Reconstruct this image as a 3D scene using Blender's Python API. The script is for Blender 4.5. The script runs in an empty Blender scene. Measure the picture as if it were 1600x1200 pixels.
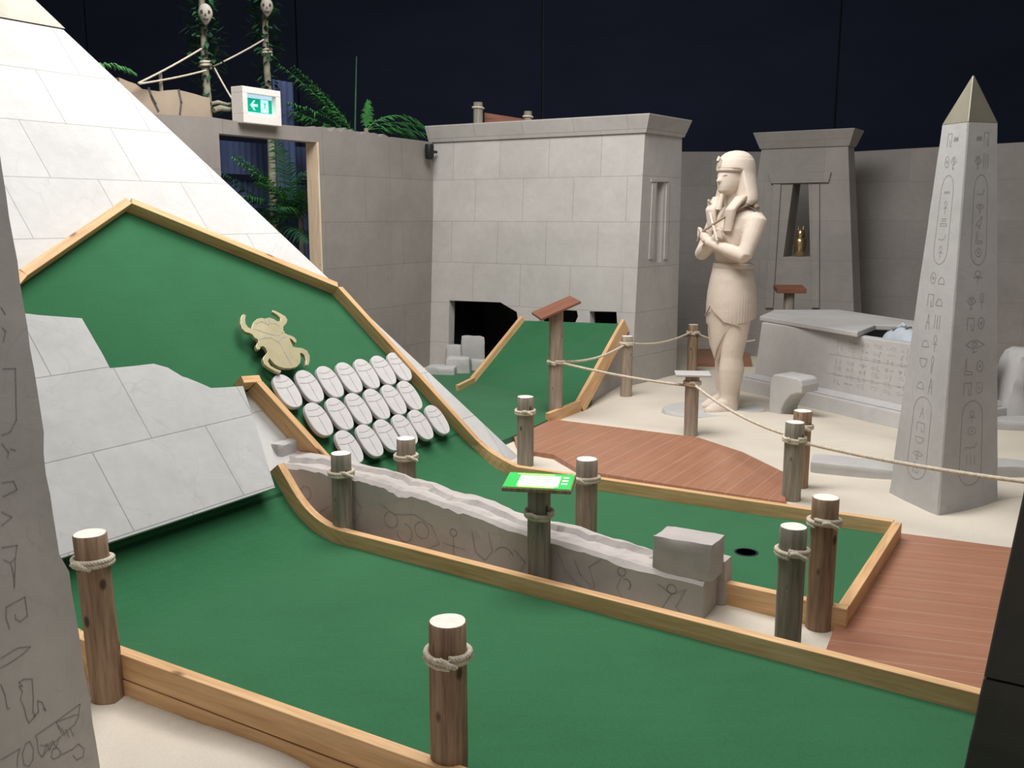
import bpy, bmesh, math, random
from math import sin, cos, tan, atan, atan2, pi, radians, sqrt
from mathutils import Vector, Matrix, noise

# ------------------------------------------------------------ camera, world, light, exposure
S = bpy.context.scene
COL = S.collection
F = 1500.0; CAMH = 1.6; PITCH = atan(265 / 1500)
cam = bpy.data.cameras.new('camera'); cam.sensor_width = 36; cam.lens = 36 * F / 1600
cam.clip_start = .05
co = bpy.data.objects.new('camera', cam); COL.objects.link(co)
co.location = (0, 0, CAMH); co.rotation_euler = (pi / 2 - PITCH, 0, 0)
S.camera = co
S.view_settings.view_transform = 'Standard'; S.view_settings.look = 'None'
S.view_settings.exposure = 0.0; S.view_settings.gamma = 1; S.view_settings.use_curve_mapping = False
W = bpy.data.worlds.new('world'); S.world = W; W.use_nodes = True
W.node_tree.nodes['Background'].inputs[0].default_value = (1, .965, .94, 1)
W.node_tree.nodes['Background'].inputs[1].default_value = .16
def area(name, loc, rot, sx, sy, power, col=(1, 1, 1)):
    l = bpy.data.lights.new(name, 'AREA'); l.shape = 'RECTANGLE'; l.size = sx; l.size_y = sy
    l.energy = power; l.color = col
    o_ = bpy.data.objects.new(name, l); COL.objects.link(o_); o_.location = loc; o_.rotation_euler = rot
    return o_
area('skylight', (-.3, 6.0, 5.5), (radians(12), radians(0), 0), 3.2, 2.6, 345, (1, .99, .97))
area('skylight', (.3, 2.7, 5.8), (radians(-3), 0, 0), 3.2, 2.2, 165, (1, .99, .97))

# ------------------------------------------------------------ helpers
V = Vector
CAMP = V((0, 0, CAMH))
def ray(px, py):
    X = (px - 800) / F; U = (600 - py) / F
    return V((X, cos(PITCH) + U * sin(PITCH), -sin(PITCH) + U * cos(PITCH)))
def G(px, py, z=0.0):
    r = ray(px, py); return CAMP + r * ((z - CAMH) / r.z)
def VY(px, py, y):
    r = ray(px, py); return CAMP + r * (y / r.y)
def PL(px, py, pt, n):
    r = ray(px, py); return CAMP + r * ((V(pt) - CAMP).dot(n) / r.dot(n))
D_ = V((.517, .856, 0)).normalized(); O_ = V((.856, -.517, 0)).normalized(); Z_ = V((0, 0, 1))
FOOT = V((.05, 6.23, 0)); AL = radians(52)
U_ = -O_ * cos(AL) + Z_ * sin(AL); N_ = D_.cross(U_)
def W3(s, t, z): return FOOT + D_ * s + O_ * t + Z_ * z          # plan coordinates of the site
def ST(P): r = P - FOOT; return r.dot(D_), r.dot(O_)
def frame(org, x, y, z):
    m = Matrix.Identity(4)
    for i in range(3): m[i][0], m[i][1], m[i][2], m[i][3] = x[i], y[i], z[i], org[i]
    return m
MF = frame(FOOT, D_, U_, N_)                                     # pyramid face: x along base, y up slope, z out
def FP(px, py, off=0.0):
    P = PL(px, py, FOOT + N_ * off, N_); r = P - FOOT; return r.dot(D_), r.dot(U_)
def M_T(loc, rz=0): return Matrix.Translation(V(loc)) @ Matrix.Rotation(rz, 4, 'Z')

MW = {}
def link(name, me, parent=None, M=None):
    o = bpy.data.objects.new(name, me); COL.objects.link(o)
    M = M or Matrix.Identity(4)
    if parent:
        o.parent = parent; o.matrix_basis = MW[parent.name].inverted() @ M
    else: o.matrix_basis = M
    MW[o.name] = M.copy()
    return o
def tag(o, label=None, cat=None, group=None, kind=None):
    if label: o['label'] = label
    if cat: o['category'] = cat
    if group: o['group'] = group
    if kind: o['kind'] = kind
    return o
def thing(name, loc, label, cat, group=None, rz=0):
    return tag(link(name, None, None, M_T(loc, rz)), label, cat, group)
def copy_tree(o, parent=None):
    c = o.copy(); COL.objects.link(c); c.parent = parent
    for ch in list(o.children): copy_tree(ch, c)
    return c

class MB:
    def __init__(s): s.v = []; s.f = []; s.m = []; s.sm = []
    def add(s, vs, fs, mi=0, sm=False, M=None):
        b = len(s.v)
        for p in vs: s.v.append((M @ V(p)) if M else V(p))
        for f in fs: s.f.append([i + b for i in f]); s.m.append(mi); s.sm.append(sm)
        return s
    def box(s, lo, hi, mi=0, M=None):
        x0, y0, z0 = lo; x1, y1, z1 = hi
        vs = [(x0, y0, z0), (x1, y0, z0), (x1, y1, z0), (x0, y1, z0), (x0, y0, z1), (x1, y0, z1), (x1, y1, z1), (x0, y1, z1)]
        return s.add(vs, [(0, 3, 2, 1), (4, 5, 6, 7), (0, 1, 5, 4), (1, 2, 6, 5), (2, 3, 7, 6), (3, 0, 4, 7)], mi, False, M)
    def hexa(s, b, t, mi=0, M=None):                              # bottom ring, top ring (any n)
        n = len(b); vs = list(b) + list(t)
        fs = [list(range(n))[::-1], list(range(n, 2 * n))] + [(i, (i + 1) % n, n + (i + 1) % n, n + i) for i in range(n)]
        return s.add(vs, fs, mi, False, M)
    def prism(s, poly, vec, mi=0, M=None):
        vec = V(vec); return s.hexa([V(p) for p in poly], [V(p) + vec for p in poly], mi, M)
    def loft(s, rings, mi=0, M=None, cap=True, closed=True):
        n = len(rings[0]); vs = [p for r in rings for p in r]; fs = []
        for k in range(len(rings) - 1):
            for i in range(n if closed else n - 1):
                j = (i + 1) % n; fs.append((k * n + i, k * n + j, (k + 1) * n + j, (k + 1) * n + i))
        s.add(vs, fs, mi, True, M)
        if cap:
            s.add(rings[0], [list(range(n))[::-1]], mi, False, M); s.add(rings[-1], [list(range(n))], mi, False, M)
        return s
    def stack(s, prof, n=24, mi=0, M=None):                       # prof: (z, cx, cy, rx, ry)
        return s.loft([[(cx + rx * cos(2 * pi * i / n), cy + ry * sin(2 * pi * i / n), z) for i in range(n)] for z, cx, cy, rx, ry in prof], mi, M)
    def tube(s, pts, r, n=8, mi=0, M=None, cap=True):
        pts = [V(p) for p in pts]; R = r if isinstance(r, (list, tuple)) else [r] * len(pts)
        rings = []; t0 = (pts[1] - pts[0]).normalized()
        a = t0.orthogonal().normalized()
        for i, p in enumerate(pts):
            t = (pts[min(i + 1, len(pts) - 1)] - pts[max(i - 1, 0)]).normalized()
            a = (a - t * a.dot(t)).normalized(); b = t.cross(a)
            rings.append([p + (a * cos(2 * pi * k / n) + b * sin(2 * pi * k / n)) * R[i] for k in range(n)])
        return s.loft(rings, mi, M, cap)
    def rope(s, pts, R, pitch=.03, mi=0, M=None):                 # three twisted strands
        P = [V(p) for p in pts]; L = 0; acc = [0]
        for i in range(1, len(P)): L += (P[i] - P[i - 1]).length; acc.append(L)
        N = max(8, int(L / pitch * 7)); c = []; j = 0
        for k in range(N + 1):
            q = L * k / N
            while j < len(P) - 2 and acc[j + 1] < q: j += 1
            u = (q - acc[j]) / max(1e-9, acc[j + 1] - acc[j]); c.append(P[j].lerp(P[j + 1], u))
        a = (c[1] - c[0]).orthogonal().normalized(); fr = []
        for i, p in enumerate(c):
            t = (c[min(i + 1, N)] - c[max(i - 1, 0)]).normalized(); a = (a - t * a.dot(t)).normalized(); fr.append((a.copy(), t.cross(a)))
        for st in range(3):
            s.tube([c[i] + (fr[i][0] * cos(2 * pi * (L * i / N / pitch / 1.0 + st / 3)) + fr[i][1] * sin(2 * pi * (L * i / N / pitch + st / 3))) * R * .5 for i in range(N + 1)], R * .55, 5, mi, M)
        return s
    def ribbon(s, pts, w, nrm, lift=.0012, mi=1, M=None):         # engraved line on a surface
        nrm = V(nrm); P = [V(p) for p in pts]
        for a, b in zip(P, P[1:]):
            t = (b - a)
            if t.length < 1e-6: continue
            t.normalize(); c = nrm.cross(t) * w / 2; a2 = a - t * w * .4; b2 = b + t * w * .4; l = nrm * lift
            s.add([a2 - c + l, b2 - c + l, b2 + c + l, a2 + c + l], [(0, 1, 2, 3)], mi, False, M)
        return s
    def build(s, name, mats, parent=None, M=None, bevel=0, seg=2, label=None, recalc=True):
        me = bpy.data.meshes.new(name)
        me.from_pydata([tuple(p) for p in s.v], [], s.f)
        mats = mats if isinstance(mats, (list, tuple)) else [mats]
        for m in mats: me.materials.append(m)
        for p, mi, sm in zip(me.polygons, s.m, s.sm): p.material_index = mi; p.use_smooth = sm
        if recalc:
            bm = bmesh.new(); bm.from_mesh(me); bmesh.ops.recalc_face_normals(bm, faces=bm.faces); bm.to_mesh(me); bm.free()
        me.update()
        o = link(name, me, parent, M)
        if bevel:
            b = o.modifiers.new('bevel', 'BEVEL'); b.width = bevel; b.segments = seg; b.limit_method = 'ANGLE'; b.angle_limit = radians(35)
        if label: o['label'] = label
        return o

# ------------------------------------------------------------ materials
def nodes(name, rough=.8, spec=.3):
    m = bpy.data.materials.new(name); m.use_nodes = True; nt = m.node_tree
    b = nt.nodes['Principled BSDF']; b.inputs['Roughness'].default_value = rough
    b.inputs['Specular IOR Level'].default_value = spec
    return m, nt, b
def N(nt, t, **k):
    n = nt.nodes.new(t)
    for a, v in k.items():
        if a.startswith('i_'): n.inputs[a[2:].replace('_', ' ')].default_value = v
        else: setattr(n, a, v)
    return n
def ramp(nt, fac, stops):
    r = nt.nodes.new('ShaderNodeValToRGB'); e = r.color_ramp.elements
    while len(e) < len(stops): e.new(.5)
    for el, (p, c) in zip(e, stops): el.position = p; el.color = (c[0], c[1], c[2], 1)
    nt.links.new(fac, r.inputs[0]); return r.outputs[0]
def mixc(nt, f, a, b, mode='MIX'):
    m = nt.nodes.new('ShaderNodeMix'); m.data_type = 'RGBA'; m.blend_type = mode
    for i, x in ((0, f), (6, a), (7, b)):
        if hasattr(x, 'is_output'): nt.links.new(x, m.inputs[i])
        elif i == 0: m.inputs[0].default_value = x
        else: m.inputs[i].default_value = (x[0], x[1], x[2], 1)
    return m.outputs[2]
def coords(nt, scale=(1, 1, 1), loc=(0, 0, 0), rot=(0, 0, 0)):
    tc = nt.nodes.new('ShaderNodeTexCoord'); mp = nt.nodes.new('ShaderNodeMapping')
    mp.inputs['Scale'].default_value = scale; mp.inputs['Location'].default_value = loc; mp.inputs['Rotation'].default_value = rot
    nt.links.new(tc.outputs['Object'], mp.inputs[0]); return mp.outputs[0]
def noi(nt, vec, scale, detail=4, rough=.55, dist=0):
    n = N(nt, 'ShaderNodeTexNoise'); n.inputs['Scale'].default_value = scale; n.inputs['Detail'].default_value = detail
    n.inputs['Roughness'].default_value = rough; n.inputs['Distortion'].default_value = dist
    nt.links.new(vec, n.inputs['Vector']); return n.outputs['Fac']
def bump(nt, b, h, strength=.3, dist=.01):
    bp = N(nt, 'ShaderNodeBump'); bp.inputs['Strength'].default_value = strength; bp.inputs['Distance'].default_value = dist
    nt.links.new(h, bp.inputs['Height']); nt.links.new(bp.outputs[0], b.inputs['Normal'])
def plain(name, c, rough=.8, var=.12, scale=6, spec=.3, metal=0, bmp=.15):
    m, nt, b = nodes(name, rough, spec); v = coords(nt)
    f = noi(nt, v, scale)
    lo = [max(0, x * (1 - var)) for x in c]; hi = [min(1, x * (1 + var)) for x in c]
    nt.links.new(ramp(nt, f, [(.3, lo), (.7, hi)]), b.inputs['Base Color'])
    b.inputs['Metallic'].default_value = metal
    if bmp: bump(nt, b, noi(nt, v, scale * 8), bmp, .004)
    return m
def stone(name, c, bw=None, rh=None, ox=0, oy=0, axes='xy', veins=.5, seam=.55, blot=.14, offset=.5, mortar=.006):
    m, nt, b = nodes(name, .88, .2); v = coords(nt)
    n1 = noi(nt, v, 1.7, 6, .6, .3); n2 = noi(nt, v, 14, 5, .65)
    lo = [x * (1 - blot) for x in c]; hi = [min(1, x * (1 + blot * .7)) for x in c]
    col = ramp(nt, n1, [(.3, lo), (.68, hi)])
    col = mixc(nt, .22, col, ramp(nt, n2, [(.35, [x * .8 for x in c]), (.65, [min(1, x * 1.1) for x in c])]))
    # faint cracks / veins
    vn = noi(nt, v, 2.3, 3, .5, 1.2)
    mt = N(nt, 'ShaderNodeMath', operation='SUBTRACT'); mt.inputs[1].default_value = .5; nt.links.new(vn, mt.inputs[0])
    ab = N(nt, 'ShaderNodeMath', operation='ABSOLUTE'); nt.links.new(mt.outputs[0], ab.inputs[0])
    vr = ramp(nt, ab.outputs[0], [(0, (veins,) * 3), (.006, (0, 0, 0))])
    col = mixc(nt, vr, col, [x * .82 for x in c])
    h = n2
    if bw:
        sp = N(nt, 'ShaderNodeSeparateXYZ'); nt.links.new(v, sp.inputs[0]); cb = N(nt, 'ShaderNodeCombineXYZ')
        nt.links.new(sp.outputs['XYZ'.index(axes[0].upper())], cb.inputs[0]); nt.links.new(sp.outputs['XYZ'.index(axes[1].upper())], cb.inputs[1])
        mp = N(nt, 'ShaderNodeMapping'); mp.inputs['Location'].default_value = (-ox, -oy, 0); nt.links.new(cb.outputs[0], mp.inputs[0])
        br = N(nt, 'ShaderNodeTexBrick'); br.offset = offset; br.inputs['Scale'].default_value = 1
        br.inputs['Brick Width'].default_value = bw; br.inputs['Row Height'].default_value = rh
        br.inputs['Mortar Size'].default_value = mortar * .5; br.inputs['Mortar Smooth'].default_value = .3
        br.inputs['Color1'].default_value = (1, 1, 1, 1); br.inputs['Color2'].default_value = (.93, .93, .93, 1); br.inputs['Mortar'].default_value = (seam, seam, seam, 1)
        nt.links.new(mp.outputs[0], br.inputs[0]); col = mixc(nt, 1, col, br.outputs['Color'], 'MULTIPLY')
        sb = N(nt, 'ShaderNodeMath', operation='SUBTRACT'); nt.links.new(n2, sb.inputs[0]); nt.links.new(br.outputs['Fac'], sb.inputs[1]); h = sb.outputs[0]
    nt.links.new(col, b.inputs['Base Color']); bump(nt, b, h, .25, .006)
    return m
def wood(name, c1, c2, axis='x', scale=3, rough=.6, knots=True, dark=(.12, .05, .02), spec=.3, kr=.05):
    m, nt, b = nodes(name, rough, spec)
    sc = {'x': (.35, 5, 5), 'y': (5, .35, 5), 'z': (5, 5, .35)}[axis]
    v = coords(nt, sc); f = noi(nt, v, scale, 5, .6, 1.0); f2 = noi(nt, v, scale * 5, 3, .6)
    col = ramp(nt, f, [(.3, c1), (.7, c2)]); col = mixc(nt, .3, col, ramp(nt, f2, [(.35, [x * .6 for x in c1]), (.6, c2)]))
    if knots:
        kv = coords(nt, {'x': (2.2, 6, 6), 'y': (6, 2.2, 6), 'z': (11, 11, 6)}[axis]); vo = N(nt, 'ShaderNodeTexVoronoi'); vo.inputs['Scale'].default_value = 1
        nt.links.new(kv, vo.inputs['Vector'])
        col = mixc(nt, ramp(nt, vo.outputs['Distance'], [(kr, (.8,) * 3), (kr * 1.9, (0, 0, 0))]), col, dark)
    nt.links.new(col, b.inputs['Base Color']); bump(nt, b, f2, .2, .003)
    return m

LIME = (.60, .59, .575)
M_face = stone('pyramid_limestone', LIME, .54, .377, -2.04, .0, 'xy', .45, .62)
M_wall = stone('temple_stone', (.50, .475, .45), .56, .42, 0.02, .27, 'xz', .35, .66)
M_wallL = stone('shaded_side_wall_stone', (.28, .252, .232), 1.15, .42, .2, .27, 'xz', .3, .7)  # temple stone darkened: weaker light on this wall is put into the colour
M_wallR = stone('shaded_rear_wall_stone', (.30, .28, .258), 1.3, .43, 0, .24, 'xz', .3, .8)  # darker, browner temple stone; distance from the skylight is painted in
M_stone = stone('carved_stone', (.50, .485, .47), veins=.2)
M_beam = stone('weathered_block', (.50, .455, .43), veins=.5, blot=.22)
M_obl = stone('obelisk_stone', (.47, .46, .45), veins=.5)
M_grv = plain('groove_dark', (.26, .245, .23), .95, .2, 20, .1)  # darker tone of the flat lines that draw the carving
M_grv2 = plain('groove_soft', (.37, .355, .34), .95, .2, 20, .1)
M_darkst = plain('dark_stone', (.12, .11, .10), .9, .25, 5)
M_statue = stone('sandstone_statue', (.68, .58, .49), veins=.3, blot=.12)
M_kilt = None
M_pine = wood('pine_board', (.56, .30, .12), (.84, .55, .30), 'x', 2.2, .55)
M_postm = wood('tan_grey_post_wood', (.24, .18, .135), (.46, .38, .30), 'z', 3, .75, dark=(.04, .025, .02))
M_postb = wood('brown_post_wood', (.16, .09, .055), (.46, .32, .21), 'z', 3, .75, dark=(.02, .012, .01), kr=.085)
M_postg = wood('grey_post_wood', (.15, .135, .105), (.37, .33, .27), 'z', 3, .75, dark=(.03, .025, .02), kr=.075)
M_endg = plain('lit_post_end_grain', (.86, .79, .70), .8, .08, 30)  # pale cut ends brightened; glare of the overhead light put into the colour
M_rope = plain('hemp_rope', (.62, .55, .44), .9, .15, 40)
M_gold = plain('pale_gold_paint', (.52, .46, .28), .38, .12, 8, .6, .35, .05)
M_brass = plain('brass', (.62, .48, .25), .25, .1, 8, .6, .9, 0)
M_cap = stone('scarab_tile_stone', (.62, .59, .58), veins=.2)
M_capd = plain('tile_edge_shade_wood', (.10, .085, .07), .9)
M_black = plain('black_plastic_and_shade', (.012, .012, .014), .5)
M_white = plain('white_metal', (.82, .80, .78), .5, .04)
M_tan = plain('tan_render', (.42, .33, .25), .9, .1, 4)
M_blue = plain('blue_sheet', (.045, .065, .14), .7, .2, 3)
M_fern = plain('palm_leaf', (.06, .24, .06), .6, .4, 5)
M_fernd = plain('dark_leaf', (.022, .085, .04), .6, .4, 5)
M_bone = plain('bone', (.42, .38, .33), .8, .15, 20)
M_pole = plain('pale_pole_wood', (.25, .24, .18), .9, .35, 12)
M_redwood = wood('red_brown_board', (.16, .06, .035), (.28, .12, .07), 'x', 3, .6)

def carpet_mat():
    m, nt, b = nodes('green_carpet', .95, .12); v = coords(nt)
    f = noi(nt, v, 2.0, 5, .6); f2 = noi(nt, v, 320, 2, .7); f3 = noi(nt, coords(nt, (1, 8, 1)), 3, 4)
    col = ramp(nt, f, [(.3, (.023, .118, .046)), (.7, (.031, .150, .062))])
    col = mixc(nt, .35, col, ramp(nt, f2, [(.3, (.010, .07, .026)), (.7, (.055, .22, .10))]))
    col = mixc(nt, .05, col, ramp(nt, f3, [(.4, (.01, .08, .035)), (.7, (.04, .18, .09))]))
    nt.links.new(col, b.inputs['Base Color']); bump(nt, b, f2, .4, .003)
    b.inputs['Sheen Weight'].default_value = .15
    return m
M_carpet = carpet_mat()
def sand_mat():
    m, nt, b = nodes('pale_sand', .95, .1); v = coords(nt)
    f = noi(nt, v, 1.6, 6, .6); f2 = noi(nt, v, 150, 3, .7)
    col = ramp(nt, f, [(.3, (.60, .53, .44)), (.7, (.70, .635, .54))])
    col = mixc(nt, .2, col, ramp(nt, f2, [(.3, (.45, .39, .31)), (.7, (.8, .74, .65))]))
    nt.links.new(col, b.inputs['Base Color']); bump(nt, b, f2, .3, .004); return m
M_sand = sand_mat()
def deck_mat(name, pw):
    m, nt, b = nodes(name, .38, .5); v = coords(nt)
    g = noi(nt, coords(nt, (.6, 12, 1)), 3, 4); sp = N(nt, 'ShaderNodeSeparateXYZ'); nt.links.new(v, sp.inputs[0])
    md = N(nt, 'ShaderNodeMath', operation='PINGPONG'); md.inputs[1].default_value = pw / 2; nt.links.new(sp.outputs[1], md.inputs[0])
    col = ramp(nt, g, [(.25, (.33, .145, .082)), (.75, (.42, .195, .12))])
    dv = N(nt, 'ShaderNodeMath', operation='DIVIDE'); dv.inputs[1].default_value = pw / 2; nt.links.new(md.outputs[0], dv.inputs[0])
    line = ramp(nt, dv.outputs[0], [(.0, (.8, .8, .8)), (.05, (0, 0, 0))])
    col = mixc(nt, line, col, (.52, .36, .29))
    nt.links.new(col, b.inputs['Base Color']); 
    rr = ramp(nt, noi(nt, v, 2.5, 3), [(.35, (.28,) * 3), (.7, (.5,) * 3)]); nt.links.new(rr, b.inputs['Roughness'])
    bump(nt, b, dv.outputs[0], .15, .003); return m
M_deck = deck_mat('wooden_deck', .125)
def navy_mat():
    m, nt, b = nodes('navy_panel', .85, .15); v = coords(nt)
    f = noi(nt, coords(nt, (1, 1, 3)), .6, 4); col = ramp(nt, f, [(.3, (.013, .017, .036)), (.7, (.017, .022, .045))])
    nt.links.new(col, b.inputs['Base Color']); return m
M_navy = navy_mat()

RZ_O = atan2(O_.y, O_.x); RZ_D = atan2(D_.y, D_.x)

# ------------------------------------------------------------ floor of sand
def sand():
    bumps = [(2.78, 4.98, .09, .16), (2.55, 4.86, .03, .15), (2.0, 5.3, .03, .2), (1.86, 8.1, .05, .3), (1.5, 7.5, .03, .5),
             (2.25, 7.15, .05, .35), (2.6, 6.45, .06, .3), (1.9, 7.9, .04, .25), (1.75, 7.4, .03, .4), (1.3, 3.75, .03, .22),
             (.95, 3.9, .03, .25), (2.55, 5.9, .03, .3), (3.4, 6.0, .05, .5)]
    nx, ny = 240, 260; x0, x1, y0, y1 = -5.5, 8.5, 1.2, 14.8
    vs = []; fs = []
    for j in range(ny + 1):
        for i in range(nx + 1):
            x = x0 + (x1 - x0) * i / nx; y = y0 + (y1 - y0) * (j / ny) ** 1.35
            s, t = ST(V((x, y, 0)))
            h = .004 + .010 * noise.noise(V((x * 1.6, y * 1.6, 0))) + .004 * noise.noise(V((x * 6, y * 6, 3)))
            k = min(1, max(0, (-3.32 - s) / .12)); h -= .045 * k - k * .03 * noise.noise(V((x * 2.8, y * 2.8, 7)))
            for bx, by, bh, br in bumps: h += bh * math.exp(-((x - bx) ** 2 + (y - by) ** 2) / (br * br))
            vs.append((x, y, h))
    for j in range(ny):
        for i in range(nx):
            a = j * (nx + 1) + i; fs.append((a, a + 1, a + nx + 2, a + nx + 1))
    mb = MB(); mb.add(vs, fs, 0, True); o = mb.build('floor', M_sand)
    tag(o, 'pale cream sand covering the ground between the lanes and stones', kind='structure')
sand()

# ------------------------------------------------------------ dark rear wall of the hall
def rear():
    a = W3(0, 0, 0); rz = radians(-10); base = V((.3, 14.3, 0)); M = M_T(base, rz)
    mb = MB(); inv = M.inverted()
    seams = []
    for px in (135, 463, 848, 1312):
        n = M.to_3x3() @ V((0, -1, 0)); P = PL(px, 60, base, n); seams.append((inv @ P).x)
    xs = [-11] + seams + [9]
    for i in range(len(xs) - 1): mb.box((xs[i] + .012, 0, -.1), (xs[i + 1] - .012, .1, 7), 0)
    mb.box((-11, .06, -.1), (9, .14, 7), 1)
    tag(mb.build('wall_rear', [M_navy, M_black], None, M), 'dark navy panelled wall of the hall behind everything', kind='structure')
rear()

# ------------------------------------------------------------ pyramid
def pyramid():
    t = thing('pyramid', FOOT, 'large pale limestone block pyramid with a tan capstone rising beside the green ramp', 'pyramid')
    apx_s, apx_u, cut = -2.3, 4.6, 3.37
    # body in face coordinates; back corners lie behind
    inv = MF.inverted()
    k1 = (0, 0, 0); k2 = (-4.6, 0, 0)
    b1 = inv @ (FOOT - O_ * 1.9 - D_ * 1.15); b2 = inv @ (FOOT - O_ * 1.9 - D_ * 4.6)
    ap = V((apx_s, apx_u, 0)); hip = V((-1.695, 3.39, 0))
    base = [V(k1), V(k2), b2, b1]
    fr = cut / apx_u
    L2 = V(k2).lerp(ap, .74); L2 = V((-4.6 + (apx_s + 4.6) * (cut / apx_u), cut, 0))
    top = [V((-1.70, cut, 0)), L2, b2.lerp(ap, fr), b1.lerp(ap, fr)]
    MB().hexa(base, top).build('block_face', M_face, t, MF)
    g = .02; out = .035
    cb = [p + (p - V((-2.6, cut, -1))).normalized() * 0 for p in top]
    up = V((0, .012, 0)); 
    cc = sum(top, V()) / 4
    shadowgap = [cc + (p - cc) * .985 for p in top]
    MB().hexa(shadowgap, [p + up for p in shadowgap]).build('joint', M_darkst, t, MF)
    capb = [cc + (p - cc) * 1.02 + up for p in top]
    MB().hexa(capb, [ap + V((dx, 0, dz)) for dx, dz in ((.01, .01), (-.01, .01), (-.01, -.01), (.01, -.01))]).build(
        'capstone', plain('capstone_tan', (.50, .47, .40), .7, .15, 4), t, MF, label='tan capstone with bright metal hip')
pyramid()

# ------------------------------------------------------------ putting course on and before the pyramid
ZC = .045; RT = .115
ARC = .24
def profile(t_end=3.2, u_top=.9, n=10):
    """carpet profile in (t,z) with normals: slope, rounded transition, flat"""
    pts = []
    c, s_ = cos(AL), sin(AL)
    # tangent point where slope meets ZC
    t0 = 0.0
    A = V((t0 - ARC * c, ZC + ARC * s_)); B = V((t0, ZC)); Cc = V((t0 + ARC, ZC))
    pts.append(V((t0 - u_top * c, ZC + u_top * s_)))
    for k in range(n + 1):
        q = k / n; pts.append(A * (1 - q) ** 2 + B * 2 * q * (1 - q) + Cc * q * q)
    pts.append(V((t_end, ZC)))
    out = []
    for i, p in enumerate(pts):
        d = (pts[min(i + 1, len(pts) - 1)] - pts[max(i - 1, 0)]).normalized(); out.append((p, V((-d.y, d.x))))
    return out
def board(parent, pts, nrm, side, w=.042, up=.07, down=.06, bottom=None, name='border_rail', mat=None):
    """board following 3D pts (on carpet), height along per-point normals, thickness along side"""
    pts = [V(p) for p in pts]; side = V(side)
    x = (pts[-1] - pts[0]).normalized(); z = V(nrm[0] if isinstance(nrm, list) else nrm); z = (z - x * z.dot(x)).normalized(); y = z.cross(x)
    M = frame(pts[0], x, y, z); inv = M.inverted(); rings = []
    for i, p in enumerate(pts):
        n = V(nrm[i] if isinstance(nrm, list) else nrm)
        lo = p - n * down
        if bottom is not None and lo.z > bottom: lo = lo
        rings.append([inv @ (lo), inv @ (p + n * up), inv @ (p + n * up + side * w), inv @ (lo + side * w)])
    mb = MB(); mb.loft(rings); mb.sm = [False] * len(mb.f)
    return mb.build(name, mat or M_pine, parent, M, .003)

def course():
    t = thing('golf_course_lane', W3(-1.6, 0, 0), 'green carpet mini golf lane with pine border rails running up and back down the pyramid', 'mini golf lane')
    HR = .075
    # slope outline measured on the face
    R0 = FP(740, 690, HR); R1 = FP(525, 452, HR); PK = FP(203, 322, HR); L1 = FP(40, 435, HR)
    C0 = FP(378, 602, HR); C1 = FP(406, 600, HR); C2 = FP(515, 720, HR)
    # --- carpets
    pr = profile()
    def bend(sa, sb, t_end, topu, name):
        P = profile(t_end, topu, 10); mb = MB(); vs = []
        for p, n in P: vs += [W3(sa(p.x), p.x, p.y), W3(sb(p.x), p.x, p.y)]
        for p, n in P: q = p - n * .02; vs += [W3(sa(p.x), q.x, q.y), W3(sb(p.x), q.x, q.y)]
        m = len(P); fs = []
        for i in range(m - 1):
            fs.append((2 * i, 2 * i + 1, 2 * i + 3, 2 * i + 2)); fs.append((2 * m + 2 * i, 2 * m + 2 * i + 2, 2 * m + 2 * i + 3, 2 * m + 2 * i + 1))
            fs.append((2 * i, 2 * i + 2, 2 * m + 2 * i + 2, 2 * m + 2 * i)); fs.append((2 * i + 1, 2 * m + 2 * i + 1, 2 * m + 2 * i + 3, 2 * i + 3))
        mb.add(vs, fs); return mb.build(name, M_carpet, t)
    return t, (R0, R1, PK, L1, C0, C1, C2), bend
t_course, OUTL, bend = course()
R0, R1, PK, L1, C0, C1, C2 = OUTL
SR = -.50      # right (far) rail of upper flat lane, inner side
SL = -1.60     # near rail of upper lane
SLR = -2.03    # far rail of lower lane
SLL = -3.37    # near rail of lower lane
T_END = ST(G(1395, 815, RT))[1]
def sa_up(tt):   # right edge widens down the slope into the flat
    a = R0[0] + .06
    return a + (SR - a) * min(1, max(0, (tt + .18) / .5))
LOWU = ARC + .02
bend(lambda x: sa_up(x), lambda x: SL - .02, T_END, LOWU, 'carpet')
bend(lambda x: SLR + .02, lambda x: SLL - .01, 3.25, LOWU, 'carpet')
off = ZC * cos(AL) + 0.0   # height of the carpet plane over the stone face at the tangent
OFFC = ZC / 1.0 * cos(AL)
def slope_carpet():
    u0 = LOWU - .02 + .03
    poly = [(R0[0] + .08, u0), R1, PK, L1, (SLL, 1.0), (SLL, u0), (SLR, u0), (SLR, C0[1] - .05), (C0[0], C0[1]), (C1[0], C1[1]), (SL - .02, u0)]
    mb = MB(); mb.prism([(a, b, .004) for a, b in poly], (0, 0, OFFC - .004))
    mb.build('carpet', M_carpet, t_course, MF)
slope_carpet()
# --- rails on the slope
def srail(a, b, side, up=.07, w=.042, down=.03):
    A = FOOT + D_ * a[0] + U_ * a[1] + N_ * OFFC; B = FOOT + D_ * b[0] + U_ * b[1] + N_ * OFFC
    x = (B - A).normalized(); sd = N_.cross(x) * side
    return board(t_course, [A, B], N_, sd, w, up, down)
srail(R1, PK, -1); srail(PK, L1, -1); srail(L1, (-3.2, 1.28), -1)
srail(C0, C1, 1)
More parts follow.
